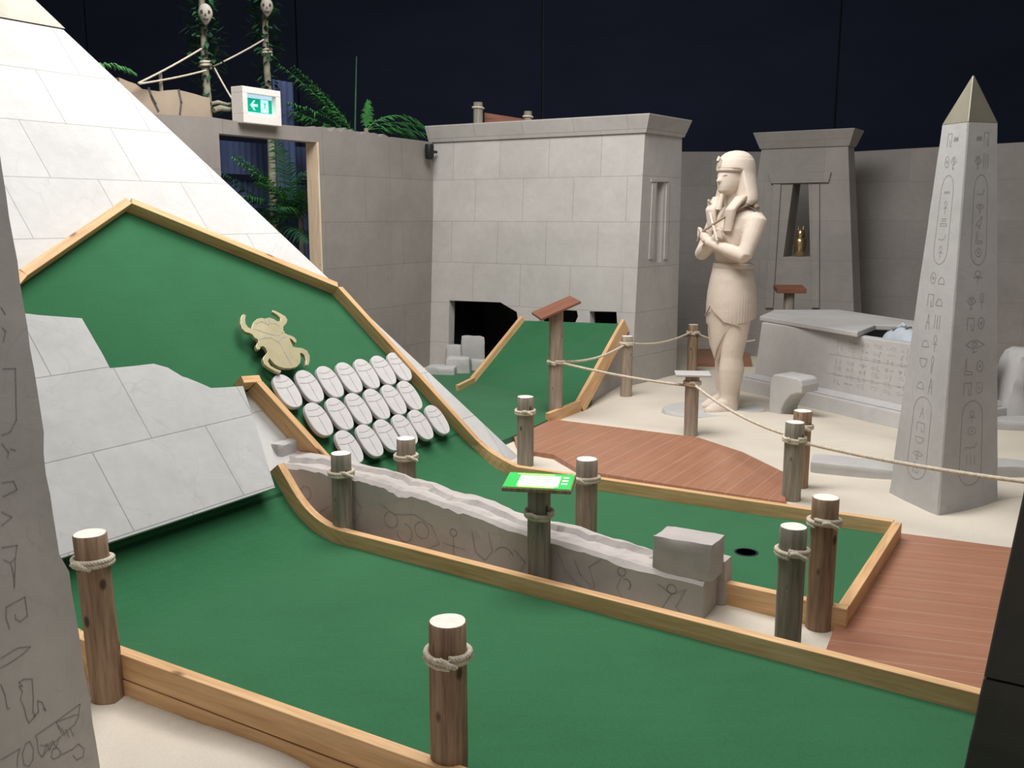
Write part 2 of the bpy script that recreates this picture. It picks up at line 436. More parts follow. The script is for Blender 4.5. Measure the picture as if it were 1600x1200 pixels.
# right rail: slope, bend, flat
def curved(top_pts, side, up=.07, down=.06, w=.042):
    P = [p for p, n in top_pts]; nn = [n for p, n in top_pts]; board(t_course, P, nn, side, w, up, down)
A = FOOT + D_ * R1[0] + U_ * R1[1] + N_ * OFFC
B = FOOT + D_ * R0[0] + U_ * R0[1] + N_ * OFFC
board(t_course, [A, B], N_, D_)
pf = profile(0, .3)
def flatpt(px, py): P = G(px, py, RT); P.z = ZC; return P
P3 = flatpt(806, 729); P4 = flatpt(1395, 815); P5 = flatpt(1310, 943)
mid = FOOT + D_ * (R0[0] - .03) + U_ * .10 + N_ * OFFC
c1 = B + (B - A).normalized() * .16; c1 = V((c1.x, c1.y, max(c1.z, ZC)))
def q3(a, b, c, k): return a * (1 - k) ** 2 + b * 2 * k * (1 - k) + c * k * k
kk = [i / 8 for i in range(9)]
board(t_course, [q3(B, c1, P3, k) for k in kk], [N_.lerp(Z_, k).normalized() for k in kk], D_)
board(t_course, [P3, P4], Z_, D_)
board(t_course, [P4, P5], Z_, O_)
# near rail of upper lane: slope part C1->C2, bend, flat to end
Cs = FOOT + D_ * C1[0] + U_ * C1[1] + N_ * OFFC; Ce = FOOT + D_ * C2[0] + U_ * C2[1] + N_ * OFFC
board(t_course, [Cs, Ce], N_, -D_, .042, .075, .05)
Pn = W3(SL, .22, ZC); cn = Ce.lerp(W3(SL, -.02, ZC), .8)
board(t_course, [q3(Ce, cn, Pn, k) for k in kk], [N_.lerp(Z_, k).normalized() for k in kk], -D_)
Pn2 = P5 + O_ * .04; Pn2 = V((Pn2.x, Pn2.y, ZC))
board(t_course, [Pn, Pn2 - O_ * .0], Z_, -D_, .042, .07, .08)
# far rail of lower lane: emerges under slab, curves to flat
cr = profile(0, LOWU + .12)[:-1]; cr[-1] = (cr[-1][0], V((0, 1)))
board(t_course, [W3(SLR, p.x, p.y) for p, n in cr], [(O_ * n.x + Z_ * n.y).normalized() for p, n in cr], D_, .045, .07, .03)
cq = cr[-1][0]
far_end = flatpt(1560, 1092)
board(t_course, [W3(SLR, cq.x, cq.y), far_end], Z_, D_, .045, .07, .05)
# near rail of lower lane
board(t_course, [W3(SLL, p.x, p.y) for p, n in cr], [(O_ * n.x + Z_ * n.y).normalized() for p, n in cr], -D_, .045, .07, .16)
board(t_course, [W3(SLL, cq.x, cq.y), W3(SLL, 3.25, ZC)], Z_, -D_, .045, .07, .02)
board(t_course, [W3(SLL + .004, cq.x, cq.y - .024), W3(SLL + .004, 3.25, ZC - .024)], Z_, -D_, .052, 0, .11)
# cup
cupc = G(1166, 863, ZC)
mb = MB(); n = 28
ring = lambda r, z: [(r * cos(2 * pi * i / n), r * sin(2 * pi * i / n), z) for i in range(n)]
mb.loft([ring(.056, .0015), ring(.050, .003), ring(.046, .0015)], 0, None, True)
mb.build('cup', plain('cup_liner', (.006, .012, .022), .6), t_course, M_T(cupc))

# --- broken stone slab bridging over the middle of the lane
def slab():
    OF = .115
    poly = [(-8, 487), (45, 490), (60, 492), (128, 497), (150, 535), (160, 552), (172, 575), (205, 572), (240, 568), (262, 574), (285, 588), (292, 590), (312, 598), (330, 606), (352, 605), (380, 603),
            (402, 672), (430, 762), (262, 818), (108, 868), (-30, 912)]
    q = [FP(a, b, OF) for a, b in poly]
    mb = MB(); mb.prism([(a, b, OF) for a, b in q], (0, 0, -.018))
    s0_, u0_ = FP(88, 720, OF); s1_, _u = FP(144, 707, OF)
    m = stone('slab_limestone', (.50, .495, .487), .60, .385, s1_, u0_ - .385 * 2, 'xy', .5, .6)
    o = mb.build('stone_slab', m, None, MF, .002)
    tag(o, 'pale grey broken-edged stone slab panel covering the middle of the green lane, left of the beetle', 'stone slab')
slab()

# --- gold beetle
def scarab():
    OF = .105
    pts = [(76,108),(86,116),(82,140),(85,162),(97,180),(118,190),(118,180),(128,152),(148,134),(170,129),(192,133),(215,127),(240,135),(254,146),(268,150),(276,143),(276,130),(262,115),(233,97),(231,88),(243,88),(275,104),(303,120),(315,138),(312,155),(302,168),(292,178),(293,198),(302,214),(318,222),(338,228),(352,236),(366,252),(362,268),(352,262),(340,248),(326,243),(338,268),(345,288),(366,292),(398,296),(424,310),(438,338),(438,366),(431,390),(415,389),(417,360),(411,338),(398,325),(385,322),(388,350),(386,378),(368,398),(335,407),(300,407),(268,398),(244,384),(228,366),(216,350),(208,368),(222,392),(252,410),(281,420),(276,434),(248,424),(212,404),(188,384),(180,362),(182,346),(196,330),(206,318),(198,300),(184,286),(166,288),(164,303),(148,304),(141,290),(146,272),(156,262),(152,248),(136,240),(124,222),(110,214),(84,207),(66,190),(56,162),(57,132),(65,113)]
    px = [(360 + a / 3.53, 460 + b / 3.53) for a, b in pts]
    q = [FP(a, b, OF) for a, b in px]
    c = (sum(a for a, b in q) / len(q), sum(b for a, b in q) / len(q))
    base = FOOT + D_ * c[0] + U_ * c[1] + N_ * OFFC
    t = thing('scarab_plaque', base, 'large pale gold beetle cut-out with curved legs mounted on the green slope', 'beetle ornament')
    mb = MB(); mb.prism([(a, b, OF) for a, b in q], (0, 0, -.02))
    def L(p): 
        s_, u_ = FP(360 + p[0] / 3.53, 460 + p[1] / 3.53, OF); return (s_, u_, OF)
    for ln in ([(133,190),(160,200),(195,212),(232,222),(262,225),(285,212),(298,205)], [(156,250),(190,240),(225,240),(262,262),(272,270)], [(262,262),(282,240),(310,232)],
               [(265,258),(300,320),(335,385)], [(190,135),(196,160),(208,168),(214,150),(212,130)], [(140,160),(170,150),(196,160)], [(214,160),(245,160),(268,175)]):
        mb.ribbon([L(p) for p in ln], .005, (0, 0, 1), .001, 1)
    mb.build('beetle_plate', [M_gold, M_grv2], t, MF, .0015)
    mm = MB()
    for a, b in ((205, 180), (290, 340), (240, 280)):
        s_, u_ = FP(360 + a / 3.53, 460 + b / 3.53, OF); mm.box((s_ - .02, u_ - .02, OFFC), (s_ + .02, u_ + .02, OF - .02))
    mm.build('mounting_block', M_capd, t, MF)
scarab()

# --- small oval beetle tiles
def tiles():
    rows = [(.797, [-1.688, -1.519, -1.354, -1.191, -1.034, -.878, -.722]), (.597, [-1.589, -1.422, -1.260, -1.099, -.941, -.784]), (.398, [-1.492, -1.320, -1.162, -1.000, -.843, -.674])]
    def make(nm=0):
        pass
    n = 32; a, b = .074, .105
    se = lambda v: math.copysign(abs(v) ** .82, v)
    def ov(ka, kb, z): return [(ka * se(cos(2 * pi * i / n)), kb * se(sin(2 * pi * i / n)), z) for i in range(n)]
    first = None; wr = ['top', 'middle', 'bottom']; rl = ['leftmost', 'second from left', 'third from left', 'fourth from left', 'fifth from left', 'sixth from left', 'rightmost']
    for r, (u, ss) in enumerate(rows):
        for k, s_ in enumerate(ss):
            loc = FOOT + D_ * s_ + U_ * u + N_ * OFFC
            pos = rl[k] if k < len(ss) - 1 else 'rightmost'
            label = 'oval pale beetle tile, %s, in the %s row on the slope' % (pos, wr[r])
            M = frame(loc, D_, U_, N_)
            if first is None:
                t = link('beetle_tile', None, None, M)
                mb = MB(); mb.loft([ov(a, b, .034), ov(a, b, .052), ov(a - .004, b - .004, .056)])
                nz = (0, 0, 1); z = .056
                mb.ribbon([(-.062, .030, z), (-.03, .022, z), (0, .020, z), (.03, .022, z), (.062, .030, z)], .003, nz, .0008, 1)
                mb.ribbon([(-.048, .066, z), (-.02, .058, z), (.02, .058, z), (.048, .066, z)], .003, nz, .0008, 1)
                mb.ribbon([(0, .020, z), (0, -.03, z), (0, -.094, z)], .003, nz, .0008, 1)
                mb.sm = [False] * len(mb.f)
                mb.build('tile_plate', [M_cap, M_grv2], t, M)
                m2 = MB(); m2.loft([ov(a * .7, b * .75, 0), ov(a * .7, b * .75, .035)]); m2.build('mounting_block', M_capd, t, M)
                first = t
            else:
                t = copy_tree(first); t.matrix_basis = M
            tag(t, label, 'beetle tile', 'oval beetle tiles on the ramp')
tiles()

# ------------------------------------------------------------ rope posts
POST = {}
def post(px_base, ztop, label, mat, r=.05, ring=None, z0=-.05, base_z=0.0, world=None, lean=(0, 0), group='short timber posts', name='timber_post', tall=False, topboard=None, ringdrop=.095):
    P = world or G(px_base[0], px_base[1], base_z)
    t = thing(name, (P.x, P.y, 0), label, 'post', group)
    M = M_T((P.x, P.y, 0)); n = 24
    rnd = random.Random(int(P.x * 1000)); ph = rnd.random() * 6
    def rr(z, i): return r * (1 + .02 * sin(3 * 2 * pi * i / n + ph) + .012 * sin(z * 9 + i))
    def rg(z, k=1): return [(lean[0] * z + rr(z, i) * k * cos(2 * pi * i / n), lean[1] * z + rr(z, i) * k * sin(2 * pi * i / n), z) for i in range(n)]
    H = ztop; mb = MB()
    zs = [z0 + (H - .004 - z0) * k / 8 for k in range(9)]
    mb.loft([rg(z) for z in zs] + [rg(H, .94)], 0, None, False)
    mb.add(rg(H, .94), [list(range(n))], 1)
    mb.build('post', [mat, M_endg], t, M)
    # rope binding: two coils with a knot
    zr = (ring if ring is not None else H - ringdrop)
    mb = MB(); pts = []
    ex = lambda z: V((lean[0] * z, lean[1] * z, 0))
    for k in range(49):
        a = ph + 2 * pi * 2 * k / 48; z = zr + .012 - .026 * k / 48 + .004 * sin(a + ph)
        pts.append(V(((r + .008) * cos(a), (r + .008) * sin(a), z)) + ex(z))
    mb.rope(pts, .0095, .03)
    a = -pi / 2 + rnd.uniform(-.7, .7); 
    kn = V(((r + .012) * cos(a), (r + .012) * sin(a), zr)) + ex(zr)
    mb.rope([kn + V((-.03, 0, .008)), kn + V((-.01, -.008, .012)), kn + V((.012, -.006, -.002)), kn + V((.03, .004, -.012))], .009, .03)
    mb.build('rope_binding', M_rope, t, M)
    POST[label] = (P, zr, r)
    return t, P, zr
p_left = post((168, 1072), .55, 'weathered brown post at the left corner of the front lane, beside the carved foreground stone', M_postb, .054, lean=(-.035, 0), z0=-.09)
p_mid = post((703, 1240), .515, 'weathered brown post in the front centre, cut by the bottom edge', M_postb, .052, z0=-.09, lean=(0, 0))
p_1235 = post((1230, 1012), .475, 'grey-green post right of the stacked stone blocks, nearer of the pair on the sand', M_postg, .049)
p_1283 = post((1278, 985), .54, 'dark brown post by the corner of the brown deck, farther of a sand pair', M_postb, .050)
p_536 = post((537, 856), .475, 'grey post before the raised left end of the fallen carved beam', M_postg, .049)
p_915 = post(None, .49, 'brown-grey post behind the middle of the fallen carved beam, right of the green notice', M_postm, .050, world=V((.345, 4.30, 0)))
p_633 = post(None, .47, 'brown post behind the fallen beam, just below the beetle tiles', M_postm, .049, world=V((-.545, 4.80, 0)))
p_817 = post((817, 730), .455, 'slim grey post at the foot of the pyramid corner', M_postg, .053, world=V((.085, 6.02, 0)))
p_1240 = post(None, .46, 'grey-green post at the front edge of the far deck, holding the barrier rope', M_postg, .052, world=V((1.58, 5.235, 0)))
p_1252 = post(None, .47, 'brown post directly behind the grey rope post, in front of the arched stone', M_postb, .052, world=V((1.70, 5.50, 0)))
p_978 = post((978, 620), .545, 'pale grey rope post beside the small green ramp and temple wall', M_postm, .052, ringdrop=.07)
p_far = post((1081, 583), .50, 'small dark rope post far behind, right of the temple tower', M_postb, .052, ringdrop=.08)

def notice_board(pp, ztop, label_board, mat, size, tilt, rz, thick=.018, sheet=None):
    t, P, zr = pp
    M = M_T((P.x, P.y, ztop), rz) @ Matrix.Rotation(tilt[0], 4, 'X') @ Matrix.Rotation(tilt[1], 4, 'Y')
    w, h = size; mb = MB(); mb.box((-w / 2, -h / 2, 0), (w / 2, h / 2, thick))
    b = mb.build('sign_board', mat, t, M, .003, label=label_board)
    if sheet:
        mg = plain('green_print', (.05, .62, .12), .4, .05); mw = plain('white_print', (.85, .9, .8), .4, .03); my = plain('yellow_print', (.75, .78, .25), .4, .05); mk = plain('grey_print', (.35, .45, .38), .5, .05)
        ms = MB(); z = thick
        ms.box((-w / 2 + .004, -h / 2 + .004, z), (w / 2 - .004, h / 2 - .004, z + .003), 0)
        ms.box((-w * .30, -h * .38, z + .003), (w * .30, h * .32, z + .0036), 1)
        ms.box((-w * .28, -h * .46, z + .003), (w * .25, -h * .40, z + .0036), 2)
        ms.box((-w * .36, h * .36, z + .003), (w * .2, h * .42, z + .0036), 2)
        for k in range(4): ms.box((-w * .26, h * (.2 - .13 * k), z + .0036), (w * (.24 - .05 * (k % 2)), h * (.22 - .13 * k), z + .0039), 3)
        for k in range(3): ms.box((w * .33, h * (.2 - .2 * k), z + .003), (w * .42, h * (.3 - .2 * k), z + .0036), 1)
        ms.build('printed_sheet', [mg, mw, my, mk], b, M)
# green notice post in front of the beam
p_842 = post((842, 925), .47, 'dark grey-green post before the fallen beam carrying the green and white notice', M_postg, .049, name='notice_post', group=None, ringdrop=.115)
notice_board(p_842, .475, 'board with a green and white printed sheet', M_postb, (.29, .19), (radians(4), 0), radians(-10), sheet=True)
p_870 = post((868, 655), .86, 'tall pale post with a red-brown slanted board, at the corner of the small green ramp', M_postm, .055, ring=.46, name='notice_post', group=None)
notice_board(p_870, .875, 'red-brown slanted board', M_redwood, (.34, .26), (radians(5), radians(-22)), radians(15), .02)
p_1079 = post((1079, 682), .455, 'brown rope post with a small pale tablet on top, standing before the statue', M_postm, .050, name='notice_post', group=None, ringdrop=.055)
notice_board(p_1079, .457, 'small pale grey tablet', M_stone, (.25, .17), (radians(2), 0), radians(-6), .015)
p_1215 = post(None, .80, 'grey post with a red-brown tabletop board, behind the stone sarcophagus', M_postg, .055, world=V((2.93, 10.15, 0)), name='notice_post', group=None, ring=.55)
notice_board(p_1215, .80, 'red-brown board', M_redwood, (.30, .24), (radians(6), radians(0)), radians(-5), .05)

# ------------------------------------------------------------ barrier ropes
def barrier(a, b, za, zb, sag, label, R=.0105):
    A = V((a.x, a.y, za)); B = V((b.x, b.y, zb)); d = (B - A); hd = V((d.x, d.y, 0)).normalized()
    pts = []
    for k in range(25):
        q = k / 24; p = A.lerp(B, q); p.z -= sag * 4 * q * (1 - q); pts.append(p)
    mb = MB(); c = (A + B) / 2; M = M_T((c.x, c.y, 0)); inv = M.inverted()
    mb.rope([inv @ p for p in pts], R, .035)
    tag(mb.build('barrier_rope', M_rope, None, M), label, 'rope', 'barrier ropes')
def edge(pp, dirv, r=.057): P = pp[1]; return P + V((dirv[0], dirv[1], 0)).normalized() * r
def span(p1, p2, z1, z2, sag, label):
    d = p2[1] - p1[1]; barrier(edge(p1, d), edge(p2, -d), z1, z2, sag, label)
span(p_870, p_1079, .455, .375, .015, 'white rope from the tall board post to the small tablet post')
span(p_1079, p_1240, .39, .37, .04, 'white rope from the small tablet post to the grey post at the deck edge')
span(p_870, p_978, .46, .47, .05, 'tan sagging rope crossing the small green ramp')
span(p_978, p_far, .475, .43, .05, 'tan rope from the pale grey post past the temple tower')
dR = V((4.2, 4.72, 0)); barrier(edge(p_1240, V((1, -.3, 0))), VY(1640, 757, 4.2), .345, VY(1640, 757, 4.2).z, .02, 'white rope crossing in front of the obelisk', .0115)
barrier(edge(p_far, V((1, -.2, 0))), V((2.55, 10.0, 0)), .40, .30, .05, 'pale rope behind the statue legs')
barrier(V((3.62, 6.55, 0)), V((4.6, 6.7, 0)), .78, 1.0, .01, 'pale rope behind the obelisk at the right edge')

# ------------------------------------------------------------ decks
def deck(pxs, zt, ang, label, extra=None):
    P = [G(a, b, zt) for a, b in pxs]
    c = sum(P, V()) / len(P); M = M_T((c.x, c.y, zt), ang); inv = M.inverted()
    mb = MB(); q = [inv @ p for p in P]; mb.prism([(p.x, p.y, -.035) for p in q], (0, 0, .035))
    tag(mb.build('wooden_deck', M_deck, None, M, .002), label, 'deck')
a1 = G(957, 743, .035); a2 = G(1038, 700, .035); ang1 = atan2(a2.y - a1.y, a2.x - a1.x)
deck([(800, 676), (856, 654), (1090, 683), (1160, 706), (1226, 738), (1228, 784), (1005, 750), (905, 734), (865, 710), (838, 706), (812, 706)], .035, ang1, 'reddish brown plank deck behind the upper green lane')
b1 = G(1340, 890, .035); b2 = G(1560, 912, .035); ang2 = atan2(b2.y - b1.y, b2.x - b1.x)
deck([(1402, 832), (1660, 866), (1660, 1108), (1560, 1086), (1287, 1024), (1313, 955)], .035, ang2, 'brown plank deck at the right, beyond the front lane')
deck([(1088, 545), (1170, 545), (1175, 568), (1085, 568)], .04, 0, 'small patch of red-brown deck far behind the statue')

# ------------------------------------------------------------ rocks
def rock(size, M, name, mat, label=None, cat=None, group=None, seed=0, rough=.02, cuts=5, parent=None, taper=1.0, kink=.0, mats=None, low=True):
    bm = bmesh.new(); bmesh.ops.create_cube(bm, size=1)
    bmesh.ops.subdivide_edges(bm, edges=bm.edges[:], cuts=cuts, use_grid_fill=True)
    sx, sy, sz = size; k = min(size)
    for v in bm.verts:
        c = v.co; z = c.z + .5; tp = 1 - (1 - taper) * z
        p = V((c.x * sx * tp, c.y * sy * tp, z * sz))
        # round the edges a little
        ex = [abs(c.x) > .49, abs(c.y) > .49, c.z > .49]
        if sum(ex) >= 2: p -= V((math.copysign(1, c.x) * ex[0], math.copysign(1, c.y) * ex[1], ex[2])) * k * (.05 + .05 * noise.noise(p * 9 + V((seed, 0, 0))))
        nz = noise.noise_vector(p * (1.3 / k) * .6 + V((seed * 3.1, seed, 0))) * rough + noise.noise_vector(p * 30 + V((seed, 0, 0))) * rough * .35
        if z < .01: nz.z = 0
        v.co = p + nz
    me = bpy.data.meshes.new(name); bm.to_mesh(me); bm.free(); me.materials.append(mat)
    for p in me.polygons: p.use_smooth = True
    o = link(name, me, parent, M)
    b = o.modifiers.new('e', 'EDGE_SPLIT'); b.split_angle = radians(38)
    if label: tag(o, label, cat, group)
    return o

# fallen carved beam in the gap
def beam():
    s0, s1 = -1.905, -1.735
    top = [(-.37, .350), (-.15, .358), (.06, .357), (.22, .352), (.40, .338), (.46, .318), (.55, .325), (.71, .303), (.90, .282), (1.08, .250), (1.25, .235), (1.45, .218), (1.70, .190), (1.97, .178)]
    bot = [(-.17, .08), (-.05, .075), (.08, .065), (.2, .055), (.32, .045), (.42, .033), (.52, .022), (.7, .0), (.9, -.02), (1.08, -.03), (1.25, -.03), (1.45, -.03), (1.7, -.03), (1.97, -.03)]
    t = thing('fallen_carved_beam', W3(-1.8, .8, 0), 'long fallen stone beam carved with line figures, white broken top, between the two green lanes', 'stone beam')
    O0 = W3(s0, 0, 0); M = frame(O0, O_, D_, Z_) ; 
    # local x=t, y=s offset, z up  (left handed guard)
    M = frame(O0, O_, D_, Z_)
    mb = MB(); nW = 8; nx = 90; wd = s1 - s0
    def interp(tab, k):
        q = k * (len(tab) - 1); i = min(int(q), len(tab) - 2); f = q - i; return V((tab[i][0] * (1 - f) + tab[i + 1][0] * f, tab[i][1] * (1 - f) + tab[i + 1][1] * f))
    rings = []
    for i in range(nx + 1):
        k = i / nx; a = interp(top, k); b = interp(bot, k); ring = []
        nzv = noise.noise(V((a.x * 7, 0, 0))); n2 = noise.noise(V((a.x * 23, 5, 0)))
        chip = .018 + .022 * max(0, nzv) + .010 * n2
        ring.append((b.x, 0, b.y)); ring.append((b.x * .5 + a.x * .5, 0, b.y * .5 + a.y * .5))
        ring.append((a.x, 0, a.y - chip * 1.1)); ring.append((a.x, chip * .9, a.y - .004))
        for j in range(1, nW):
            y = chip + (wd - chip - .01) * j / nW
            h = .016 * noise.noise(V((a.x * 5, y * 12, 2))) + .008 * noise.noise(V((a.x * 18, y * 30, 4)))
            step = .022 if y > wd * (.5 + .18 * sin(a.x * 5.0)) else 0
            ring.append((a.x, y, a.y + h + step))
        ring.append((a.x, wd, a.y - .01)); ring.append((b.x, wd, b.y)); rings.append(ring)
    mb.loft(rings); mb.sm = [False] * len(mb.f)
    # engraved figures on the long face
    nn = (0, -1, 0)
    def P(x, z): return (x, 0, z)
    rnd = random.Random(4)
    def circ(x, z, r, a0=0, a1=2 * pi, n=14, ry=None): return [P(x + r * cos(a0 + (a1 - a0) * i / n), z + (ry or r) * sin(a0 + (a1 - a0) * i / n)) for i in range(n + 1)]
    lines = [circ(-.12, .22, .035), [P(-.2, .14), P(-.05, .12), P(.02, .17)], circ(.12, .2, .03, 0, pi), [P(.04, .1), P(.2, .12), P(.24, .2), P(.19, .26)],
             circ(.42, .17, .04), circ(.50, .12, .045, pi, 2.5 * pi), circ(.60, .15, .04), [P(.36, .24), P(.44, .2), P(.56, .22), P(.66, .18), P(.7, .1), P(.62, .06)],
             [P(.44, .06), P(.5, .03), P(.6, .04)], circ(.78, .17, .018), [P(.78, .15), P(.78, .06), P(.80, .03)], [P(.72, .11), P(.84, .10)],
             [P(.88, .2), P(.9, .1), P(.95, .07), P(.99, .12), P(.97, .2)], circ(1.05, .1, .05, .3, 2.6), [P(1.0, .02), P(1.12, .03), P(1.16, .1), P(1.1, .15)],
             [P(1.32, .18), P(1.36, .1), P(1.42, .05), P(1.46, .03), P(1.5, .06), P(1.47, .14), P(1.53, .19)], [P(1.40, .16), P(1.43, .1), P(1.48, .06)], circ(1.62, .15, .018), [P(1.62, .13), P(1.60, .08), P(1.63, .03)], circ(1.64, .1, .022, -1, 2),
             [P(1.78, .13), P(1.84, .10), P(1.9, .13), P(1.86, .05), P(1.9, .01)], [P(1.84, .1), P(1.8, .03)], circ(1.84, .12, .02)]
    for l in lines: mb.ribbon(l, .004, nn, .001, 1)
    mb.build('beam_block', [M_beam, M_grv2], t, M, label='long carved block')
    # end piece split by a crack
    b = MB()
    return t
beam()
def at(px, py, z): return G(px, py, z)
e = W3(-1.70, 1.93, 0)
rock((.15, .085, .235), M_T(W3(-1.690, 1.93, -.02), RZ_O), 'stone_block', M_beam, 'upright grey stone block behind the crack at the right end of the carved beam', 'stone block', 'broken blocks at the beam end', 3, .006)
ca = G(1010, 884, .195); cb_ = G(1080, 912, .195)
rock((.26, .165, .155), M_T(W3(-1.81, 1.87, .175), RZ_O - .02), 'stone_block', M_beam, 'rough grey cube-like stone sitting on top of the right end of the carved beam', 'stone block', 'broken blocks at the beam end', 8, .008)
rock((.13, .16, .10), M_T(PL(438, 716, W3(-1.83, 0, 0), D_), RZ_O), 'stone_block', M_stone, 'small grey stone with a drilled hole wedged above the left end of the carved beam', 'stone block', None, 5, .004)

# arched stone on the sand
def arch():
    P = G(1238, 655, .0); M = M_T((P.x, P.y, 0), radians(-52))
    prof = []
    w, h = .30, .36
    pts = [(-w / 2, -.05)] + [(-w / 2, .26)] + [(-w / 2 + .05 * (1 - cos(a)), .26 + .10 * sin(a)) for a in [i * pi / 12 for i in range(1, 7)]] + [(.10, .355), (.135, .34), (.15, .30), (.15, .24), (.11, .235), (.05, .21), (.0, .15), (-.03, .08), (-.04, -.05)]
    mb = MB(); mb.prism([(x, -.11, z) for x, z in pts], (0, .22, 0))
    tag(mb.build('arched_stone', M_stone, None, M, .012, 3), 'small pale stone block with a hooked arch shape behind the rope posts on the sand', 'stone block')
arch()
def low_slab(px, size, rz, label, z=-.03, seed=1, mat=None, rough=.008):
    P = G(px[0], px[1], 0); rock(size, M_T((P.x, P.y, z), rz), 'stone_slab', mat or M_stone, label, 'stone slab', 'low stones lying on the sand', seed, rough)
low_slab((1335, 738), (.52, .26, .10), radians(-24), 'long low grey stone slab on the sand left of the obelisk', seed=2)
low_slab((1590, 745), (.34, .22, .12), radians(-12), 'flat stone slab half hidden right of the obelisk, nearer one', seed=6)
low_slab((1590, 668), (.50, .26, .10), radians(-8), 'flat stone ledge behind the obelisk at the right edge, farther one', seed=7)
# plinth under statue comes with the statue; rounded sculpture at the right edge
def lump():
    P = G(1612, 655, 0); M = M_T((P.x, P.y, .0))
    t = thing('stone_sculpture', (P.x, P.y, 0), 'rounded grey stone sculpture fragment half hidden behind the obelisk at the right edge', 'sculpture')
    rock((.62, .45, .56), M, 'rounded_block', M_stone, seed=11, rough=.05, parent=t, taper=.75)
    mb = MB(); c = V((-.10, -.24, .30))
    mb.tube([c + V((.09 * cos(a), -.01, .09 * sin(a))) for a in [i * pi / 9 for i in range(0, 15)]], [.03] * 15, 8)
    mb.build('carved_ear', M_darkst, t, M)
lump()

# ------------------------------------------------------------ boolean helper (applied at once, cutters removed)
def cut_mesh(o, cutters):
    for c in cutters:
        md = o.modifiers.new('b', 'BOOLEAN'); md.operation = 'DIFFERENCE'; md.solver = 'EXACT'; md.object = c
    bpy.context.view_layer.update()
    dg = bpy.context.evaluated_depsgraph_get(); me = bpy.data.meshes.new_from_object(o.evaluated_get(dg))
    o.modifiers.clear(); o.data = me
    for c in cutters: bpy.data.objects.remove(c)

# ------------------------------------------------------------ temple tower (left pavilion)
def tower():
    FLb = V((-.93, 10.16, 0)); FRb = V((1.125, 8.93, 0)); BR = V((1.66, 9.58, 0)); BLb = V((-.35, 10.85, 0))
    x = (FRb - FLb).normalized(); rz = atan2(x.y, x.x); M = M_T(FLb, rz); inv = M.inverted()
    L = (FRb - FLb).length; H = 2.335; lean = .15
    t = thing('temple_tower', FLb, 'large block-jointed temple tower with flared cornice and broken holes at its foot', 'temple tower', rz=rz)
    bt = [inv @ p for p in (FLb, FRb, BR, BLb)]
    sh = [V((.0, lean, H)), V((.03, lean, H)), V((-.0, .0, H)), V((.0, 0, H))]
    tp = [b + s for b, s in zip(bt, sh)]
    tp[2] = inv @ V((1.652, 9.60, H)); tp[1] = inv @ V((1.217, 9.05, H))
    # hollow body: outer minus inner
    outer = MB().hexa([p + V((0, 0, -.05)) for p in bt], tp)
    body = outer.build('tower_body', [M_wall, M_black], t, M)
    cin = lambda ps, k: [sum(ps, V()) / 4 + (p - sum(ps, V()) / 4) * k for p in ps]
    wall_t = .10
    ib = [bt[0] + V((wall_t, wall_t, -.1)), bt[1] + V((-wall_t, wall_t, -.1)), bt[2] + V((-wall_t, -wall_t, -.1)), bt[3] + V((wall_t, -wall_t, -.1))]
    it = [tp[0] + V((wall_t, wall_t, -.1)), tp[1] + V((-wall_t, wall_t, -.1)), tp[2] + V((-wall_t, -wall_t, -.1)), tp[3] + V((wall_t, -wall_t, -.1))]
    c1 = MB().hexa(ib, it, 1).build('c', [M_wall, M_black], None, M)  # inner faces coloured black to imitate the unlit interior
    nrm = (M.to_3x3() @ V((0, -1, 0)))
    def onface(px, py):
        p = PL(px, py, FLb, nrm); return inv @ p
    def cutter(pxs):
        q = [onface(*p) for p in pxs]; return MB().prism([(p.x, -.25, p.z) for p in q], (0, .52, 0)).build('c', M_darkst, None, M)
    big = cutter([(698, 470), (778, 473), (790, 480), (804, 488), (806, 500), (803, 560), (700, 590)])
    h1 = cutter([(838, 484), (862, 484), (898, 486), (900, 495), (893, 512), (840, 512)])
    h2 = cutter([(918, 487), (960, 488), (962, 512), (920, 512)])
    # slot on the right flank
    xr = (BR - FRb).normalized(); nr = V((xr.y, -xr.x, 0))
    sl = [PL(a, b, (FRb + BR) / 2, nr) for a, b in ((1028, 284), (1039, 284), (1034, 410), (1024, 410))]
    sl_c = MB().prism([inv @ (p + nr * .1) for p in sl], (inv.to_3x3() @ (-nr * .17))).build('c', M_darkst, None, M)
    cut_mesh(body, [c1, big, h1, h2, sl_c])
    # raised frame round the flank slot
    mb = MB()
    fr = [(1016, 279), (1044, 279), (1042, 286), (1020, 286)]
    for quad in ([(1018, 279), (1045, 279), (1044, 284), (1018, 284)], [(1020, 286), (1026, 286), (1020, 405), (1014, 405)], [(1042, 286), (1046, 286), (1043, 405), (1038, 405)]):
        q = [PL(a, b, (FRb + BR) / 2, nr) for a, b in quad]; mb.prism([inv @ (p - nr * .03) for p in q], inv.to_3x3() @ (nr * .032))
    mb.build('slot_frame', M_wall, t, M)
    # cornice
    ctr = sum(tp, V()) / 4
    grow = lambda k, z: [V((p.x + (k if p.x > ctr.x else -k) * (1 if i in (1, 2) else .2), p.y + (k if p.y > ctr.y else -k), z)) for i, p in enumerate(tp)]
    mb = MB(); rings = [grow(.0, H), grow(.018, H + .002), grow(.07, H + .155), grow(.07, H + .165)]
    mb.loft(rings); mb.sm = [False] * len(mb.f)
    mb.build('cornice', M_wall, t, M)
    return M, inv, FLb, nrm
TM, TI, TFL, TN = tower()

